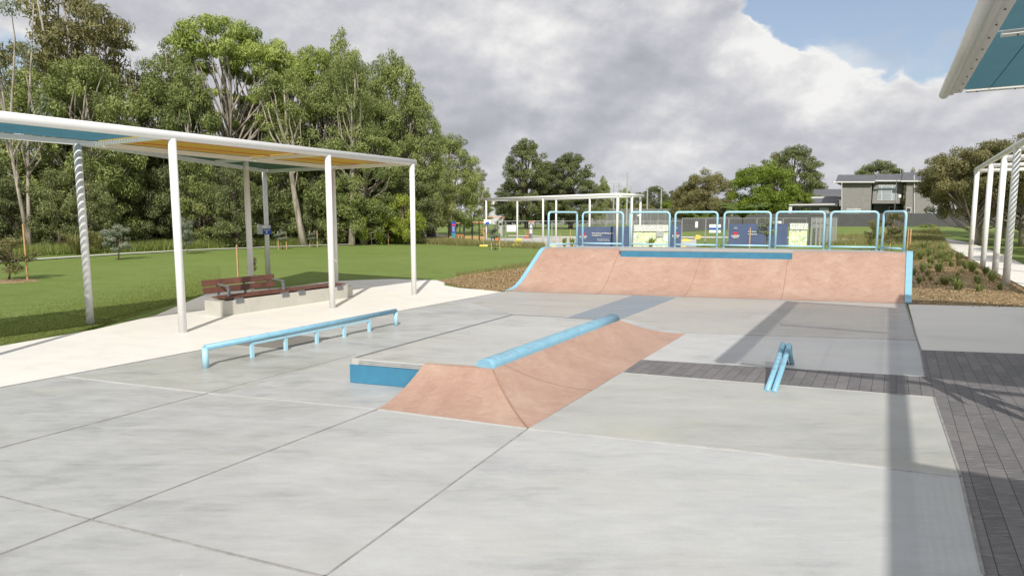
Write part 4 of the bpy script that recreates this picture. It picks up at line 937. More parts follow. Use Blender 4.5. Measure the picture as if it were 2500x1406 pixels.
for _ in range(52000):
    px = rg.uniform(-60, 540); ye = 845 - px * .195 if px < 230 else 800 - (px - 230) * .30; py = ye - abs(rg.gauss(0, 1)) * 34
    if py > 650: q = GT(px, py); pts.append((q.x, q.y, -.012))
blades('lawn_grass', pts, .035, .012, 'lawn_blade', .9, label='short mown grass beside the white path')
pts = []
pts += quadfill([(-100, 634), (500, 606), (500, 596), (-100, 612)], 16000, rg); pts += quadfill([(500, 606), (1000, 588), (1000, 580), (500, 596)], 16000, rg)
blades('verge_grass', pts, .55, .045, 'grass_blade', .35, 4, 'long green grass growing along the edge of the wood')
pts = quadfill([(1000, 594), (1330, 608), (1330, 602), (1010, 586)], 9000, rg) + quadfill([(1010, 594), (1150, 601), (1150, 594), (1010, 585)], 9000, rg) + quadfill([(700, 598), (1000, 590), (1000, 584), (700, 592)], 6000, rg)
blades('dry_grass', pts, .38, .035, 'grass_dry', .4, 5, 'dry seeding grass in front of the playground')
pts = quadfill([(2216, 640), (2330, 625), (2290, 560), (2216, 566)], 15000, rg) + quadfill([(2000, 598), (2216, 598), (2216, 570), (1990, 575)], 9000, rg)
blades('meadow_grass', pts, .32, .03, 'grass_dry', .5, 6, 'pale seeding grass and weeds behind the bank')
pts = quadfill([(1140, 674), (1320, 650), (1310, 638), (1100, 672)], 3500, rg)
blades('bed_edge_grass', pts, .12, .015, 'grass_dry', .5, 8, 'thin dry grass fringing the left mulch bed')
def chips(name, pl, n_, seed, hf, label):
    rg2 = np.random.default_rng(seed); c = np.array(quadfill(pl, n_, random.Random(seed))); c[:, 2] = [hf(x, y) for x, y, _ in c]
    nr = unit(np.array((0, 0, 1)) + rg2.normal(size=(n_, 3)) * .5); me = leafmesh(name, c, nr, .06, .022, np.clip(rg2.normal(.5, .25, n_), 0, 1), 'chip', 0, rg2)
    o = D.objects.new(name, me); COL.objects.link(o); o['kind'] = 'stuff'; o['label'] = label
def inside(x, y, pg):
    r = False; k = len(pg)
    for i in range(k):
        a, b = pg[i], pg[(i + 1) % k]
        if (a.y > y) != (b.y > y) and x < (b.x - a.x) * (y - a.y) / (b.y - a.y) + a.x: r = not r
    return r
def bedh(pg, h):
    def f(x, y):
        if not inside(x, y, pg):
            dd = min(dseg((x, y), a, b) for a, b in zip(pg, pg[1:] + pg[:1])); return .022 if random.random() < .22 * math.exp(-dd / .12) else -.3
        return .01 + h * min(1, min(dseg((x, y), a, b) for a, b in zip(pg, pg[1:] + pg[:1])) / 1.2) + gz(x, y)
    return f
chips('bark_chips_left', [(1237, 720), (1060, 698), (1180, 655), (1330, 645)], 11000, 1, bedh(bedL, .16), 'golden bark chips covering the left mulch bed')
chips('bark_chips_right', [(2214, 752), (2600, 762), (2520, 640), (2216, 610)], 28000, 2, bedh(bedR, .07), 'golden bark chips covering the right planting bed')
# grass tufts planted in the right bed and against the wood
def tuft_mesh(n_, h, spread, mat, wd, seed):
    rg2 = np.random.default_rng(seed); a = rg2.uniform(0, 6.28, n_); ln = rg2.uniform(.15, 1, n_) * spread; hh = h * rg2.uniform(.6, 1.1, n_)
    dr_ = np.stack([np.cos(a), np.sin(a), np.zeros(n_)], 1); sd = np.stack([-np.sin(a), np.cos(a), np.zeros(n_)], 1) * wd / 2; base = dr_ * .04
    mid = base + dr_ * ln[:, None] * .4; mid[:, 2] = hh * .75; tip = base + dr_ * ln[:, None]; tip[:, 2] = hh * rg2.uniform(.6, 1, n_)
    v = np.stack([base - sd, base + sd, mid + sd * .8, mid - sd * .8, mid - sd * .8, mid + sd * .8, tip + sd * .1, tip - sd * .1], 1).reshape(-1, 3)
    return rawmesh('grass_tuft', v, 4, n_ * 2, np.repeat(np.clip(rg2.normal(.5, .2, n_), 0, 1), 2), mat)
TM = tuft_mesh(110, .42, .34, 'leaf_mid', .018, 1); TM2 = tuft_mesh(260, 1.15, 1.0, 'grass_dry', .03, 2); TM4 = tuft_mesh(160, .5, .5, 'grass_dry', .012, 5); TM3 = tuft_mesh(50, .85, .45, 'leaf_yellowgreen', .05, 3)
def tuft(mesh, px, py, s, label, group, dz=.03):
    p = GT(px, py); o = D.objects.new('grass_tuft', mesh); COL.objects.link(o); o.location = (p.x, p.y, p.z + dz); o.scale = (s, s, s); o.rotation_euler = (0, 0, random.uniform(0, 6)); tagg(o, label, 'grass tuft', group)
for px, py, s in [(2290, 668, .8), (2372, 668, 1.0), (2358, 660, .8), (2330, 702, .75), (2338, 714, .8), (2390, 718, .6), (2440, 712, .5), (2310, 642, .8), (2295, 650, .8), (2270, 648, .8), (2340, 640, .9), (2322, 655, .7), (2250, 655, .6), (2420, 690, .8), (2300, 630, .8), (2260, 632, .9), (2405, 672, .7)]:
    tuft(TM, px, py, s * 1.25, 'low green strappy tuft planted in the mulch beside the pergola posts', 'strappy tufts in the mulch bed')
rgt = random.Random(21)
for i in range(90):
    px, py = rgt.uniform(2222, 2420), 604 + 96 * rgt.random() ** 1.5
    if px > 2250 + (py - 590) * 1.9: continue
    o_s = rgt.uniform(.35, 1.0) * (1.5 if py < 640 else .8); tuft(rgt.choice([TM, TM4]), px, py, o_s, 'small loose grass clump scattered in the right mulch bed', 'loose clumps in the mulch bed')
for px, py, lb in ((185, 622, 'large arching grass clump at the wood edge left of the leftmost post'), (245, 617, 'large arching grass clump right of the leftmost post')): tuft(TM2, px, py, 1.1, lb, 'arching grass clumps')
for px in (1378, 1396, 1590): tuft(TM3, px, 606, 1.0, 'spiky yellow green plant behind the rails ' + ('in front of the park plan' if px > 1500 else 'left of the navy banner'), 'spiky plants behind the rails')
foot('wispy', 2175, 612, 500, 70, 'tall bushy olive shrub behind the right end rail', cat='shrub', name='shrub'); foot('wispy', 2128, 612, 525, 44, 'smaller leafy shrub left of the right end rail', cat='shrub', name='shrub')
foot('whip', 1872, 612, 520, 60, 'grey leaved young shrub in front of the second navy banner', cat='shrub', name='shrub')
foot('bush', 2265, 556, 546, 44, 'low dark green bush at the foot of the boundary fence', cat='shrub')
def stake(px, pyf, pyt, label, wd=.05, Y=None):
    p = GT(px, pyf); q = P(px, pyt, p.y); mb = MB(); mb.box((p.x, p.y, (p.z + q.z) / 2), (wd, wd, q.z - p.z)); tagg(mb.build('timber_stake', 'timber_stake'), label, 'stake', 'timber tree stakes')
stake(2218, 640, 559, 'orange brown stake just right of the bank edge', .06); stake(2214, 612, 559, 'stake directly behind the nearer orange brown one', .06)
stake(2155, 612, 560, 'stake inside the right end rail left of the olive shrub'); stake(2172, 612, 558, 'stake in the middle of the olive shrub'); stake(1829, 612, 556, 'orange stake left of the grey leaved young shrub', .07); stake(1871, 612, 558, 'pale stake right of the grey leaved young shrub')
stake(1367, 606, 570, 'thin stake left of the spiky plants'); stake(1392, 606, 560, 'thin stake among the spiky plants')

# ------------------------------------------------------------------ background structures
def bbox3(mb, px0, py0, px1, py1, Y, dep, up=0):      # houses turned to the park grid: side walls run away at about 31 degrees
    a, b = P(px0, py1, Y), P(px1, py0, Y); k = .62 * dep if a.x > 30 and dep > 1 else 0
    vs = [Vector((x + (k if y else 0), Y + (dep if y else 0), z)) for x in (a.x, b.x) for y in (0, 1) for z in (a.z, b.z)]
    return mb.add(vs, [(0, 1, 3, 2), (4, 6, 7, 5), (0, 4, 5, 1), (2, 3, 7, 6), (0, 2, 6, 4), (1, 5, 7, 3)])
HY = 98
hs = thing('brick_house', 'two storey grey brick house with pale window and white downpipes', 'house', tuple(P(2050, 555, HY)))
bbox3(MB(), 2050, 446, 2129, 560, HY, 9).build('wall', 'brick_grey', hs); bbox3(MB(), 2129.2, 446, 2205, 497, HY + .8, 8).build('wall', 'brick_grey', hs)
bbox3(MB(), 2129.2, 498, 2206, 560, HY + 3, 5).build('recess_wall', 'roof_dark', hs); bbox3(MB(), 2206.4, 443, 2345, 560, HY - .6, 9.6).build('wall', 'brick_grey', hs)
def roofm(px0, px1, pye, pyr, Y, dep):
    mb = MB(); a, b = P(px0, pye, Y - .6), P(px1, pye, Y - .6); c, d = P(px0 + 6, pyr, Y + dep / 2), P(px1 - 6, pyr, Y + dep / 2); e, f = a + Vector(((dep + 1) * .62, dep + 1, 0)), b + Vector(((dep + 1) * .62, dep + 1, 0))
    mb.add([a, b, c, d, e, f, a - ZZ * .25, b - ZZ * .25, e - ZZ * .25, f - ZZ * .25], [(0, 1, 3, 2), (2, 3, 5, 4), (0, 2, 4), (1, 5, 3), (6, 8, 9, 7), (0, 6, 7, 1), (4, 5, 9, 8), (0, 4, 8, 6), (1, 7, 9, 5)]); return mb
r1_ = roofm(2040, 2142, 443, 427, HY, 9).build('roof', 'roof_dark', hs); r2_ = roofm(2136, 2215, 440, 425, HY + .8, 8).build('roof', 'roof_dark', hs); r3_ = roofm(2200, 2360, 441, 421, HY - .6, 9.6).build('roof', 'roof_dark', hs)
for px0, px1, y in ((2033, 2136, 443.2), (2137, 2200, 440.2), (2199.5, 2330, 441)):
    bbox3(MB(), px0, y, px1, y + 3, HY - .9 - (px0 > 2150) * .4, .2).build('fascia', 'trim_white', hs)
for px, y0 in ((2055, 446), (2232, 428)):
    a, b = P(px, y0, HY - .8), P(px, 555, HY - .8); mb = MB(); mb.tube([a, b], .06, 8); mb.build('downpipe', 'trim_white', hs)
def window(px0, py0, px1, py1, Y, par, glass, cols=(), rows=()):
    f = bbox3(MB(), px0 - 1, py0 - 1, px1 + 1, py1 + 1, Y, .1).build('window', 'trim_white', par); mb = MB()
    cs = [px0] + list(cols) + [px1]; rws = [py0] + list(rows) + [py1]
    for i in range(len(cs) - 1):
        for j in range(len(rws) - 1): bbox3(mb, cs[i] + .5, rws[j] + .5, cs[i + 1] - .5, rws[j + 1] - .5, Y - .03, .03)
    o = mb.build('pane', glass); o.data.transform(Matrix.Translation(-par.location)); o.parent = f; return f
window(2143, 453, 2190, 489, HY + .7, hs, 'window_glass', (2153, 2178), (472,)); window(2213, 508, 2224, 518, HY - .7, hs, 'dark_glass'); window(2067, 511, 2100, 530, HY - .1, hs, 'window_glass', (2090,)); window(2264, 506, 2292, 530, HY - .7, hs, 'window_glass', (2276,)); window(2318, 506, 2334, 530, HY - .7, hs, 'window_glass')
window(2170, 505, 2190, 530, HY + 2.9, hs, 'dark_glass'); bbox3(MB(), 2300, 509, 2310, 518, HY - 1.1, .5).build('air_unit', 'trim_white', hs)
mb = MB(); a = P(2198, 425, HY + 2); mb.tube([a, a + ZZ * 1.3], .03, 6); mb.bar(a + Vector((-.1, 0, 1.2)), a + Vector((.7, 0, 1.2)), .03, .03); mb.build('aerial', 'galv', hs)
lo = thing('garage_wing', 'low flat roofed wing with white edged roof left of the brick house', 'house', tuple(P(1927, 555, HY + 4)))
bbox3(MB(), 1935, 503, 2049, 560, HY + 2, 8).build('wall', 'brick_grey', lo)
mb = MB(); a, b, c, d = P(1927, 500, HY + 1), P(2049, 498.5, HY + 1), P(2049, 483, HY + 9), P(1930, 485, HY + 9); mb.add([a, b, c, d, a - ZZ * .3, b - ZZ * .3, c - ZZ * .3, d - ZZ * .3], [(0, 1, 2, 3), (7, 6, 5, 4), (0, 4, 5, 1), (1, 5, 6, 2), (2, 6, 7, 3), (3, 7, 4, 0)]); mb.build('roof', 'roof_dark', lo)
mb = MB(); mb.bar(P(1926, 500.5, HY + .9), P(2040, 499, HY + .9), .1, .18); mb.build('gutter', 'trim_white', lo); mb = MB(); mb.bar(P(1930, 484, HY + 9), P(2044, 482, HY + 9), .1, .3); mb.build('gutter', 'trim_white', lo)
bbox3(MB(), 1925, 505, 1934, 530, HY + 1, .5).build('column', 'trim_white', lo); window(1942, 507, 1978, 530, HY + 1.8, lo, 'dark_glass'); window(2000, 508, 2022, 530, HY + 1.8, lo, 'window_glass')
for px0, px1, y, Y, lb in ((1838, 1925, 505, 112, 'low dark roofed house left of the flat roofed wing'),):
    t = thing('distant_house', lb, 'house', tuple(P(px0, 555, Y))); bbox3(MB(), px0, y + 6, px1, 556, Y, 8).build('wall', 'roof_dark', t); roofm(px0 - 4, px1 + 4, y + 6, y - 2, Y, 8).build('roof', 'roof_dark', t)
t = thing('hip_roof_house', 'grey hip roofed house showing between the tall dark gum and the brick house', 'house', tuple(P(1985, 555, 125))); bbox3(MB(), 1985, 476, 2060, 556, 125, 10).build('wall', 'brick_grey', t); roofm(1982, 2075, 478, 462, 125, 14).build('roof', 'roof_dark', t)
# boundary fence: separate panels
fa, fb = P(1640, 553, 92), P(2640, 553, 92); npn = 24; k_ = 0
for i in range(npn):
    a, b = fa.lerp(fb, i / npn), fa.lerp(fb, (i + 1) / npn); za, zb = gz(a.x, a.y), gz(b.x, b.y)
    if i == 0:
        bf = thing('boundary_fence', 'long charcoal steel panel fence in front of the houses', 'fence', (a.x, a.y, za))
    mb = MB(); L = (b.x - a.x)
    mb.box(((a.x + b.x) / 2, a.y, (za + zb) / 2 + .92), (L - .06, .03, 1.84))
    for j in range(12): mb.box((a.x + L * (j + .5) / 12, a.y - .03, (za + zb) / 2 + .92), (L / 24, .03, 1.8))
    mb.build('fence_panel', 'fence_charcoal', bf)
    mb = MB(); mb.box((a.x, a.y, za + .95), (.08, .07, 1.92)); mb.build('fence_post', 'fence_charcoal', bf)
# warehouse seen through the trees on the far side
t = thing('pale_warehouse', 'white industrial building with stepped roof beyond the gap in the trees', 'building', tuple(P(1200, 545, 230)))
bbox3(MB(), 1185, 500, 1260, 549, 230, 15).build('wall', 'galv', t); bbox3(MB(), 1195, 492, 1235, 500, 236, 8).build('upper_wall', 'trim_white', t); bbox3(MB(), 1192, 508, 1225, 512, 229.6, .3).build('window_band', 'window_glass', t); bbox3(MB(), 1190, 498, 1245, 500, 229, 3).build('roof', 'galv', t)
t = thing('white_house', 'white house glimpsed through the wood behind the bench post', 'building', tuple(P(600, 560, 100)))
bbox3(MB(), 590, 500, 670, 552, 100, 8).build('wall', 'sign_white', t); roofm(585, 675, 500, 483, 100, 8).build('roof', 'roof_dark', t)
# court fence
CY = 165; cf = thing('court_fence', 'tall grey mesh court fence beyond the field', 'fence', tuple(P(1305, 548, CY)))
a, b = P(1305, 548, CY), P(1730, 546, CY)
mb = MB(); mb.box(((a.x + b.x) / 2, CY, 1.95), (b.x - a.x, .02, 3.9)); mb.build('mesh', 'court_net', cf)
for i in range(25):
    mb = MB(); x = a.x + (b.x - a.x) * i / 24; mb.tube([Vector((x, CY - .05, 0)), Vector((x, CY - .05, 4))], .05, 6); mb.build('fence_post', 'galv', cf)
mb = MB(); mb.tube([Vector((a.x, CY - .05, 3.95)), Vector((b.x, CY - .05, 3.95))], .05, 6); mb.build('top_rail', 'galv', cf)
t = thing('paling_fence', 'weathered grey paling fence behind the banana like plants', 'fence', tuple(P(1640, 548, 130))); bbox3(MB(), 1640, 506, 1760, 549, 150, .1).build('palings', 'galv', t)
# light poles
for px, top, Y, lb, head in ((1447, 445, 170, 'leftmost floodlight pole above the court fence', 1), (1499, 449, 178, 'second floodlight pole from the left', 1), (1541, 453, 185, 'floodlight pole right of the tall mast', 1), (1615, 461, 190, 'rightmost floodlight pole beyond the court', 1), (1532, 420, 165, 'tallest thin mast above the far pavilion corner', 0), (1512, 446, 172, 'power pole with small cross arm', 2), (1581, 461, 168, 'plain pole without lights beyond the court', 0)):
    p = P(px, top, Y); t = thing('floodlight_pole' if head == 1 else 'mast', lb, 'pole', (p.x, Y, 0), group='poles round the far court')
    mb = MB(); mb.tube([Vector((p.x, Y, 0)), Vector((p.x, Y, p.z))], [.24, .16], 8); mb.build('pole', 'galv', t)
    if head == 1:
        mb = MB(); mb.bar(Vector((p.x - .8, Y, p.z)), Vector((p.x + .8, Y, p.z)), .08, .08); mb.box((p.x - .75, Y - .1, p.z + .15), (.55, .3, .25)); mb.box((p.x + .75, Y - .1, p.z + .15), (.55, .3, .25)); mb.build('lamp_head', 'galv', t)
    if head == 2:
        mb = MB(); mb.bar(Vector((p.x - .9, Y, p.z - 1)), Vector((p.x + .9, Y, p.z - 1)), .1, .1); mb.build('cross_arm', 'bark_brown', t)
mb = MB()
for dz in (0, .9):
    mb.tube([P(1512, 470 + dz * 5, 172), P(1600, 470 + dz * 5, 172), P(1700, 474 + dz * 5, 172), P(1800, 476 + dz * 5, 172)], .02, 4)
tagg(mb.build('power_lines', 'steel_grey'), 'two thin overhead wires in front of the distant dark trees', 'power line')
p0 = P(2189, 440, 90); t = thing('camera_pole', 'thin dark service pole with white box in front of the brick house', 'pole', (p0.x, 90, gz(p0.x, 90))); mb = MB(); mb.tube([Vector((p0.x, 90, .7)), p0], .045, 8); mb.build('pole', 'steel_grey', t)
mb = MB(); q = P(2196, 479, 89.7); mb.box(tuple(q), (.34, .2, .4)); mb.build('white_box', 'sign_white', t)

# far pavilion
FP = thing('far_pavilion', 'distant white tube framed pavilion behind the bank rails', 'pavilion', tuple(G(1326, 599)))
FH = 3.62; fA = G(1178, 487, FH); fB = P(1513, 475, 42); fB.z = FH; fB = G(1513, 475, FH); fC = G(1571, 478.5, FH)
wv = fC - fB; fD = fA + wv
for a, b in ((fA, fB), (fB, fC), (fC, fD), (fD, fA)):
    mb = MB(); mb.tube([a, b], .10, 12); mb.build('edge_beam', 'white_paint', FP, smooth=True)
for q in [at_col(fA, fB, x) for x in (1187, 1326, 1508)] + [at_col(fD, fC, x) for x in (1263, 1358, 1440, 1564)] + [fB.lerp(fC, .5)]:
    mb = MB(); mb.tube([Vector((q.x, q.y, 0)), Vector((q.x, q.y, FH))], .075, 12); mb.build('post', 'white_paint', FP, smooth=True)
q = at_col(fA, fB, 1190); t = thing('notice_board', 'small blue and white notice on the left post of the far pavilion', 'sign', (q.x, q.y - .1, 1.4)); mb = MB(); mb.box((q.x, q.y - .12, 1.75), (.6, .03, .35)); mb.build('panel', 'sign_white', t); mb = MB(); mb.box((q.x, q.y - .14, 1.6), (.3, .03, .22)); mb.build('blue_plate', 'sign_blue', t)

# temporary fence panels
def tpanel(px0, px1, pyf, label, hh=1.85, mesh=True, gr='temporary mesh fence panels'):
    a, b = G(px0, pyf), G(px1, pyf); t = thing('temporary_fence', label, 'fence panel', tuple(a), group=gr)
    mb = MB(); mb.tube([a + ZZ * .1, a + ZZ * hh, b + ZZ * hh, b + ZZ * .1], .022, 6); mb.tube([a + ZZ * .12, b + ZZ * .12], .022, 6); mb.build('frame', 'galv', t)
    mb = MB(); L = (b - a)
    k = max(3, int(L.length / .12))
    for i in range(1, k): mb.tube([a + L * i / k + ZZ * .12, a + L * i / k + ZZ * hh], .0035, 3, caps=False)
    for z in np.arange(.35, hh, .3): mb.tube([a + ZZ * z, b + ZZ * z], .0035, 3, caps=False)
    mb.build('wire_mesh', 'galv', t)
    mb = MB(); mb.box(tuple(a + ZZ * .06), (.6, .24, .13)); mb.build('foot_block', 'yellow_plastic', t, bevel=.02)
tp = [1181, 1235, 1300, 1348, 1412, 1480, 1546, 1604, 1664, 1722, 1778, 1846, 1910, 1968]
names = ['behind the grey leaved sapling', 'right of the far pavilion left post', 'left of the first rail', 'behind the first rail', 'behind the navy banner left part', 'behind the navy banner right part', 'behind the park plan left part', 'behind the park plan right part', 'right of the narrow navy banner', 'behind the blue and white notice', 'behind the second navy banner', 'behind the grey leaved shrub', 'behind the second park plan']
for i in range(len(tp) - 1): tpanel(tp[i], tp[i + 1] - 2, 602 if i < 4 else 603, 'galvanised mesh fence panel ' + names[i], 1.85 + (.2 if i > 7 else 0))
for i, (px, w_) in enumerate(((1978, 14), (1990, 10), (2000, 12), (2010, 12), (2022, 18))):
    a = G(px, 603); t = thing('temporary_fence', 'leaning grey mesh panel, number %s from the left in the bunched stack' % ['one', 'two', 'three', 'four', 'five'][i], 'fence panel', tuple(a), group='bunched mesh fence panels')
    b = G(px + w_, 598); mb = MB(); mb.tube([a, a + ZZ * 2.1, b + ZZ * 2.1, b], .022, 6); mb.build('frame', 'galv', t)
    mb = MB(); L = b - a
    for j in range(1, 16): mb.tube([a + L * j / 16, a + L * j / 16 + ZZ * 2.1], .012, 3, caps=False)
    mb.build('wire_mesh', 'galv', t)
# banners
def banner(px0, px1, pyt, pyb, Y, label, mat='sign_navy', name='banner'):
    a, b = P(px0, pyb, Y), P(px1, pyt, Y); t = thing(name, label, 'banner', ((a.x + b.x) / 2, Y, a.z)); mb = MB(); rows = []
    rgx = random.Random(int(px0)); ph = rgx.uniform(0, 6)
    nx = 24
    for s_, zz in ((-.0, 0), (0, .33), (0, .66), (0, 1)):
        rows.append([Vector((a.x + (b.x - a.x) * i / nx, Y + .010 * math.sin(i * .8 + ph + zz * 2), a.z + (b.z - a.z) * zz - (.03 * math.sin(math.pi * (i % 8) / 8) if zz == 1 else 0))) for i in range(nx + 1)])
    mb.loft(rows, flip=False); o = mb.build('cloth', mat, t); sm = o.modifiers.new('th', 'SOLIDIFY'); sm.thickness = .006; return t, a, b
def emblem(t, cx, Y, cz, s):       # red petal fan over letters
    mb = MB()
    for i in range(7):
        an = math.pi * (.08 + .84 * i / 6); L = s * (.42 if i in (0, 6) else .5); d = Vector((math.cos(an), 0, math.sin(an))); nrm = Vector((-d.z, 0, d.x)); c = Vector((cx, Y, cz))
        mb.add([c + d * s * .08, c + d * L * .6 + nrm * s * .085, c + d * L, c + d * L * .6 - nrm * s * .085], [(0, 1, 2, 3)])
    for i in range(4):
        an = math.pi * (.2 + .6 * i / 3); d = Vector((math.cos(an), 0, math.sin(an))); nrm = Vector((-d.z, 0, d.x)); c = Vector((cx, Y - .004, cz - s * .03)); L = s * .28
        mb.add([c, c + d * L * .6 + nrm * s * .06, c + d * L, c + d * L * .6 - nrm * s * .06], [(0, 1, 2, 3)])
    o = mb.build('emblem_petals', 'logo_red', t); o.modifiers.new('th', 'SOLIDIFY').thickness = .006
    textmesh('NSW', s * .52, (cx, Y, cz - s * .40), (1, 0, 0), 'sign_white', t, 'emblem_letters', 'CENTER')
    textmesh('GOVERNMENT', s * .13, (cx, Y, cz - s * .56), (1, 0, 0), 'sign_white', t, 'emblem_words', 'CENTER')
BY = 44.5
t, a, b = banner(1408, 1545, 552.5, 604, BY, 'long navy banner announcing a new sports and fitness park, behind the second rail')
s_ = F / BY; yy = BY - .08
textmesh('New sports and fitness park', 4.55 / s_, (P(1445, 571, yy).x, yy, P(1445, 571, yy).z), (1, 0, 0), 'sign_white', t)
textmesh('coming soon', 4.55 / s_, (P(1445, 576, yy).x, yy, P(1445, 576, yy).z), (1, 0, 0), 'sign_white', t)
textmesh('Scan with your phone camera or', 2.1 / s_, (P(1458, 585, yy).x, yy, P(1458, 585, yy).z), (1, 0, 0), 'sign_white', t); textmesh('QR code app for more information', 2.1 / s_, (P(1458, 588, yy).x, yy, P(1458, 588, yy).z), (1, 0, 0), 'sign_white', t)
p = P(1424, 575, yy); emblem(t, p.x, yy, p.z, .42)
def plan(px0, px1, pyt, lb):
    t, a, b = banner(px0, px1, pyt, 604, BY - .02, lb, 'plan_print', 'plan_banner')
    mb = MB(); z = P(px0, pyt + 16, BY).z; mb.box(((a.x + b.x) / 2, BY - .09, (b.z + z) / 2), (b.x - a.x, .02, b.z - z)); mb.build('heading', 'plan_text', t); return t
t = plan(1546, 1633, 549, 'large pale park plan banner with green map behind the third rail')
p = P(1611, 572, yy); mb = MB(); mb.box((p.x, yy - .02, p.z), (.52, .01, .36)); mb.build('court_symbol', 'galv', t)
t, a, b = banner(1634, 1663.5, 549, 604, BY, 'narrow navy banner with red petal emblem between the third and fourth rails'); p = P(1650, 573, yy); emblem(t, p.x, yy, p.z, .42)
textmesh('Proudly', 2 / s_, (p.x, yy, P(1650, 556, yy).z), (1, 0, 0), 'sign_white', t, 'small_words', 'CENTER'); textmesh('funded by', 2 / s_, (p.x, yy, P(1650, 559, yy).z), (1, 0, 0), 'sign_white', t, 'small_words', 'CENTER')
t, a, b = banner(1778, 1924, 546, 602, BY, 'long creased navy banner with red petal emblem behind the staked shrub'); p = P(1795.5, 573, yy); emblem(t, p.x, yy, p.z, .46)
textmesh('Proudly', 2.2 / s_, (p.x, yy, P(1795, 556, yy).z), (1, 0, 0), 'sign_white', t, 'small_words', 'CENTER'); textmesh('funded by', 2.2 / s_, (p.x, yy, P(1795, 559, yy).z), (1, 0, 0), 'sign_white', t, 'small_words', 'CENTER')
textmesh('New sports and fitness park', 4.3 / s_, (P(1826, 567, yy).x, yy, P(1826, 567, yy).z), (1, 0, 0), 'sign_white', t); textmesh('coming soon', 4.3 / s_, (P(1826, 573, yy).x, yy, P(1826, 573, yy).z), (1, 0, 0), 'sign_white', t)
plan(1925, 1972, 545, 'second park plan banner with green map, left of the bunched mesh panels')
banner(1973, 1979, 547, 602, BY, 'very narrow navy banner strip right of the second park plan')
t, a, b = signbox(1731, 548, 1760, 568.5, BY, 'site_notice', 'white notice with a blue middle stripe wired to the mesh fence', 'sign_white'); mb = MB(); z0, z1 = P(1731, 561, BY).z, P(1731, 556, BY).z; mb.box(((a.x + b.x) / 2, BY - .03, (z0 + z1) / 2), (b.x - a.x, .02, z1 - z0)); mb.build('blue_stripe', 'sign_blue', t)
signbox(1697, 541, 1704, 556, BY - .1, 'small_notice', 'small narrow white notice left of the striped notice', 'sign_white'); signbox(1885, 540, 1908, 546, BY - .1, 'white_strip_sign', 'white strip sign above the creased navy banner', 'sign_white')
signbox(1237, 549.5, 1260, 566, 46, 'blank_notice', 'blank white notice board wired to the mesh fence near the playground', 'sign_white')
signbox(1455, 527, 1469, 530.5, 160, 'court_sign', 'tiny white sign hanging on the court fence, left one', 'sign_white'); signbox(1556, 524, 1562, 528, 160, 'court_sign', 'tiny white sign hanging on the court fence, right one', 'sign_white')
# yellow barrier feet lying about
for i, (px, py, w_, h_, lb) in enumerate([(1222, 600, 1.0, .25, 'yellow barrier base left of the stacked pair'), (1265, 595, .5, .6, 'tall stack of yellow barrier bases by the far pavilion'), (1258, 603, .7, .22, 'single yellow barrier base in front of the stack'), (1672, 590, .9, .3, 'yellow barrier base right of the narrow navy banner'), (1702, 585, .55, .4, 'bright yellow barrier base below the small notice'), (2043, 587, .5, .25, 'bright yellow block on the rubble right of the bunched panels'), (2000, 600, .5, .3, 'yellow base at the foot of the bunched panels')]):
    p = G(px, py); t = thing('barrier_base', lb, 'barrier base', tuple(p), group='yellow barrier bases'); mb = MB()
    for j in range(max(1, int(h_ / .2))): mb.box((p.x + (j % 2) * .05, p.y, .1 + j * .2), (w_, .35, .17))
    mb.build('block', 'yellow_plastic', t, bevel=.03)
    mb = MB(); mb.box((p.x, p.y, max(1, int(h_ / .2)) * .2 + .02), (w_ * .4, .12, .05)); mb.build('handle', 'yellow_plastic', t)
# rubble pile
mb = MB(); rg = random.Random(2)
for i in range(60):
    p = G(rg.uniform(2005, 2085), rg.uniform(588, 596)); mb.box((p.x, p.y, rg.uniform(.05, .25)), (rg.uniform(.2, .6), rg.uniform(.2, .5), rg.uniform(.08, .25)), Vector((math.cos(i), math.sin(i), .1)).normalized(), Vector((-math.sin(i), math.cos(i), 0)))
tagg(mb.build('rubble_pile', 'path_far'), 'low pile of pale rubble behind the right rails', 'rubble')

# playground things
p = G(1052, 582); t = thing('litter_bin', 'black round litter bin with flat lid on the path by the playground', 'bin', tuple(p)); mb = MB(); mb.tube([p, p + ZZ * .98], [.42, .46], 20); mb.build('drum', 'black_metal', t); mb = MB(); mb.tube([p + ZZ * 1.12, p + ZZ * 1.18, p + ZZ * 1.22], [.48, .46, .15], 20); mb.build('lid', 'black_metal', t)
mb = MB()
for a in range(4): mb.tube([p + Vector((.38 * math.cos(a * 1.57), .38 * math.sin(a * 1.57), .95)), p + Vector((.38 * math.cos(a * 1.57), .38 * math.sin(a * 1.57), 1.15))], .03, 6)
mb.build('lid_support', 'galv', t)
p = G(1108, 583); Y = p.y; t = thing('totem_sign', 'tall narrow blue totem sign at the playground entry', 'sign', tuple(p)); w_ = 10 / F * Y
mb = MB(); mb.box((p.x, Y, .25), (w_, .12, .62)); mb.build('base', 'teal_sheet', t); mb = MB(); mb.box((p.x, Y, 1.13), (w_, .13, 1.14)); mb.build('panel', 'sign_blue', t)
mb = MB(); mb.box((p.x, Y - .07, 1.35), (w_ * .96, .02, .14)); mb.build('coloured_band', 'logo_red', t); mb = MB()
for z in (.75, .85, .95, 1.05, 1.15): mb.box((p.x - .03, Y - .07, z), (w_ * .5, .02, .03))
mb.build('lettering', 'sign_white', t)
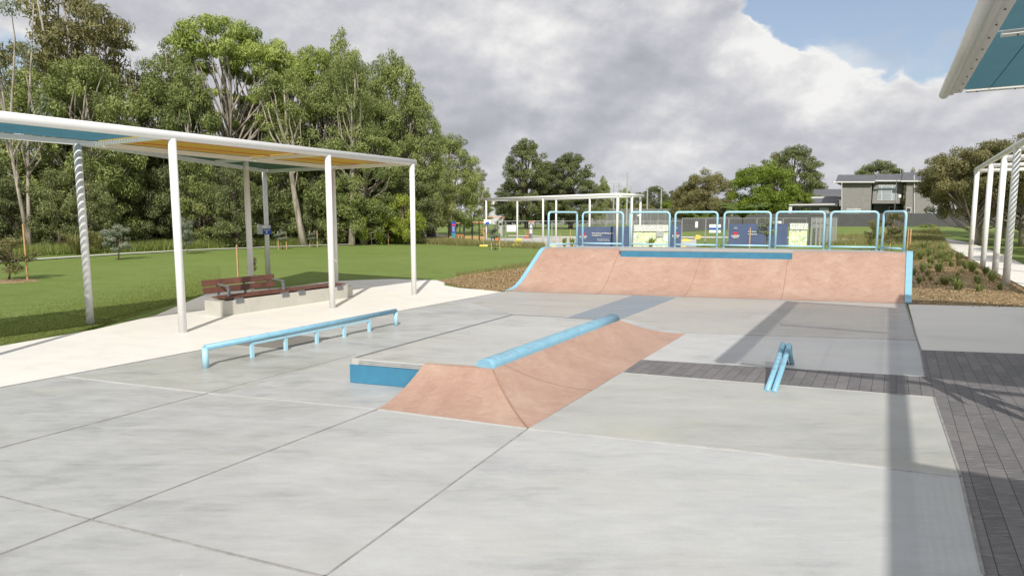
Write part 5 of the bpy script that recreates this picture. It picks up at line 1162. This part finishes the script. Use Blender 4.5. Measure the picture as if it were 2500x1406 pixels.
def gym(px0, px1, pyt, pyf, label, top='orange_paint', posts_=2, nm='exercise_frame'):
    a, b = G(px0, pyf), G(px1, pyf); hh = P(px0, pyt, a.y).z; t = thing(nm, label, 'exercise equipment', tuple(a))
    for i in range(posts_):
        q = a.lerp(b, i / max(1, posts_ - 1)); mb = MB(); mb.tube([q, q + ZZ * hh], .055, 8); mb.build('post', 'black_metal', t)
    mb = MB(); mb.tube([a + ZZ * (hh - .08), b + ZZ * (hh - .08)], .045, 8); mb.tube([a + ZZ * (hh - .08) + Vector((0, 1.2, 0)), b + ZZ * (hh - .08) + Vector((0, 1.2, 0))], .035, 8)
    for q in (a, b): mb.tube([q + ZZ * (hh - .08), q + ZZ * (hh - .08) + Vector((0, 1.2, 0))], .035, 8)
    mb.build('top_bars', top, t); return t, a, b, hh
gym(1153, 1170, 541, 587, 'black posted pull up frame with orange bars, left of the far pavilion post'); gym(1170, 1186, 541, 590, 'taller orange topped exercise frame beside the far pavilion left post', posts_=2); gym(1113, 1123, 543, 583, 'narrow orange topped exercise frame beside the blue totem')
gym(1190, 1233, 529, 574, 'high orange bar exercise frame behind the sapling')
p = G(1095, 582); mb = MB(); mb.tube([p, p + ZZ * 1.7], .05, 8); tagg(mb.build('black_post', 'black_metal'), 'lone black post left of the blue totem', 'post'); 
p = G(1133, 585); t = thing('control_post', 'black post with rectangular plate in the playground', 'post', tuple(p)); mb = MB(); mb.tube([p, p + ZZ * .85], .05, 8); mb.build('post', 'black_metal', t); mb = MB(); mb.box(tuple(p + ZZ * 1.0), (.2, .06, .42)); mb.build('plate', 'black_metal', t)
p = G(1123, 585); t = thing('slatted_bench', 'small orange slatted bench on black legs beside the totem', 'bench', tuple(p))
mb = MB()
for i in range(6): mb.box((p.x - .28 + i * .12, p.y, .42), (.08, .3, .12))
mb.build('seat_slats', 'orange_paint', t)
for dx in (-.25, .0, .25):
    mb = MB(); mb.box((p.x + dx, p.y, .17), (.06, .06, .36)); mb.build('leg', 'black_metal', t)
a = G(1178, 578); t = thing('cross_trainer', 'orange zigzag step trainer left of the far pavilion post', 'exercise equipment', tuple(a)); mb = MB(); q = lambda px, py: P(px, py, a.y)
mb.tube([q(1186, 558), q(1176, 559), q(1175, 563), q(1183, 573), q(1187, 577)], .04, 8); mb.tube([q(1186, 560), q(1180, 561), q(1179, 564), q(1186, 573)], .03, 8); mb.build('handrail', 'orange_paint', t); mb = MB(); mb.box(tuple(q(1177, 577)), (.4, .3, .34)); mb.build('base', 'black_metal', t)
a = G(1296, 583); t = thing('information_totem', 'dark upright information panel right of the blank notice', 'sign', tuple(a)); mb = MB(); hh = P(1296, 547, a.y).z; mb.box((a.x, a.y, hh / 2), (10 / F * a.y, .12, hh)); mb.build('panel', 'roof_dark', t); mb = MB(); mb.box((a.x, a.y - .07, hh * .5), (6 / F * a.y, .02, hh * .28)); mb.box((a.x, a.y - .07, hh * .84), (5 / F * a.y, .02, hh * .2)); mb.build('print', 'sign_white', t)
a = G(1284, 583); t = thing('stepper', 'small orange exercise stepper left of the dark information panel', 'exercise equipment', tuple(a)); mb = MB(); mb.tube([a + Vector((.1, 0, 0)), a + Vector((0, 0, .6)), a + Vector((-.15, 0, .9))], .03, 6); mb.tube([a + Vector((.25, 0, 0)), a + Vector((.22, 0, .9))], .03, 6); mb.build('handles', 'orange_paint', t); mb = MB(); mb.box((a.x, a.y, .05), (.5, .3, .1)); mb.build('base', 'logo_red', t)
a = G(1298, 560); t = thing('orange_shelter', 'tiny orange topped frame beyond the field left of the court fence', 'shelter', tuple(a)); mb = MB(); hh = P(1298, 541, a.y).z; mb.box((a.x, a.y, hh), (14 / F * a.y, 1, .25)); mb.build('roof', 'orange_paint', t); mb = MB(); [mb.tube([a + Vector((d, 0, 0)), a + Vector((d, 0, hh))], .05, 6) for d in (-.6, .6)]; mb.build('posts', 'black_metal', t)
a = G(1222, 578); t = thing('drinking_fountain', 'grey service pillar behind the grey leaved sapling', 'pillar', tuple(a)); mb = MB(); mb.box((a.x, a.y, .85), (.42, .3, 1.7)); mb.build('body', 'galv', t); mb = MB(); mb.box((a.x, a.y - .16, 1.35), (.3, .03, .3)); mb.build('screen', 'black_metal', t)
p = G(1213, 592); mb = MB(); mb.tube([p, p + ZZ * .55], [.24, .2], 12); tagg(mb.build('orange_drum', 'orange_paint'), 'orange red drum behind the grey leaved sapling', 'drum')

# ------------------------------------------------------------------ person standing just outside the right edge (their shadow falls on the pavers)
def person(x, y, rz):
    t = thing('person', 'person in dark clothes standing on the dark pavers at the right edge, seen by shadow', 'person', (x, y, 0), 0)
    J = {'pel': (0, 0, .95), 'sp1': (0, 0, 1.12), 'ch': (0, .0, 1.32), 'nk': (0, 0, 1.5), 'hd': (0, -.01, 1.6), 'tp': (0, 0, 1.72), 'ls': (-.19, 0, 1.42), 'le': (-.27, .03, 1.15), 'lw': (-.30, -.1, .92), 'lh': (-.30, -.14, .84),
         'rs': (.19, 0, 1.42), 're': (.27, .03, 1.15), 'rw': (.3, -.1, .92), 'rh': (.3, -.14, .84), 'lp': (-.1, 0, .9), 'lk': (-.14, 0, .5), 'la': (-.17, .02, .09), 'lt': (-.19, -.16, .04), 'rp': (.1, 0, .9), 'rk': (.14, .02, .5), 'ra': (.17, .04, .09), 'rt': (.19, -.14, .04)}
    rad = {'pel': .15, 'sp1': .13, 'ch': .155, 'nk': .06, 'hd': .09, 'tp': .07, 'ls': .065, 'le': .045, 'lw': .03, 'lh': .035, 'rs': .065, 're': .045, 'rw': .03, 'rh': .035, 'lp': .1, 'lk': .065, 'la': .045, 'lt': .035, 'rp': .1, 'rk': .065, 'ra': .045, 'rt': .035}
    E_ = [('pel', 'sp1'), ('sp1', 'ch'), ('ch', 'nk'), ('nk', 'hd'), ('hd', 'tp'), ('ch', 'ls'), ('ls', 'le'), ('le', 'lw'), ('lw', 'lh'), ('ch', 'rs'), ('rs', 're'), ('re', 'rw'), ('rw', 'rh'), ('pel', 'lp'), ('lp', 'lk'), ('lk', 'la'), ('la', 'lt'), ('pel', 'rp'), ('rp', 'rk'), ('rk', 'ra'), ('ra', 'rt')]
    for hand, sg in (('lh', -1), ('rh', 1)):
        hx, hy, hz = J[hand]
        for i in range(5):
            nm = hand + 'f%d' % i; off = (-.03 + .018 * i) if i < 4 else -.045; L = (.075, .085, .08, .062, .05)[i]
            J[nm + 'a'] = (hx + off * .3, hy + off, hz - .035); J[nm + 'b'] = (hx + off * .3 - sg * .01, hy + off, hz - .035 - L); rad[nm + 'a'] = .011; rad[nm + 'b'] = .008; E_ += [(hand, nm + 'a'), (nm + 'a', nm + 'b')]
    ks_ = list(J); me = D.meshes.new('body'); me.from_pydata([J[k] for k in ks_], [(ks_.index(a), ks_.index(b)) for a, b in E_], []); o = D.objects.new('body', me); COL.objects.link(o); o.parent = t
    md = o.modifiers.new('skin', 'SKIN'); md.use_smooth_shade = True
    for i, k in enumerate(ks_): me.skin_vertices[0].data[i].radius = (rad[k], rad[k])
    me.skin_vertices[0].data[0].use_root = True
    o.modifiers.new('ss', 'SUBSURF').levels = 1; o.modifiers['ss'].render_levels = 2; me.materials.append(M['person_cloth'])
    mb = MB(); mb.tube([Vector((0, .02, 1.56)), Vector((0, .02, 1.62)), Vector((0, .015, 1.70)), Vector((0, .01, 1.77)), Vector((0, .01, 1.80))], [.085, .105, .108, .075, .02], 14); mb.v = [v + Vector((x, y, 0)) for v in mb.v]; mb.build('hair', 'hair_brown', t, smooth=True)
    t.rotation_euler = (0, 0, rz)
person(5.72, 6.35, R(200))
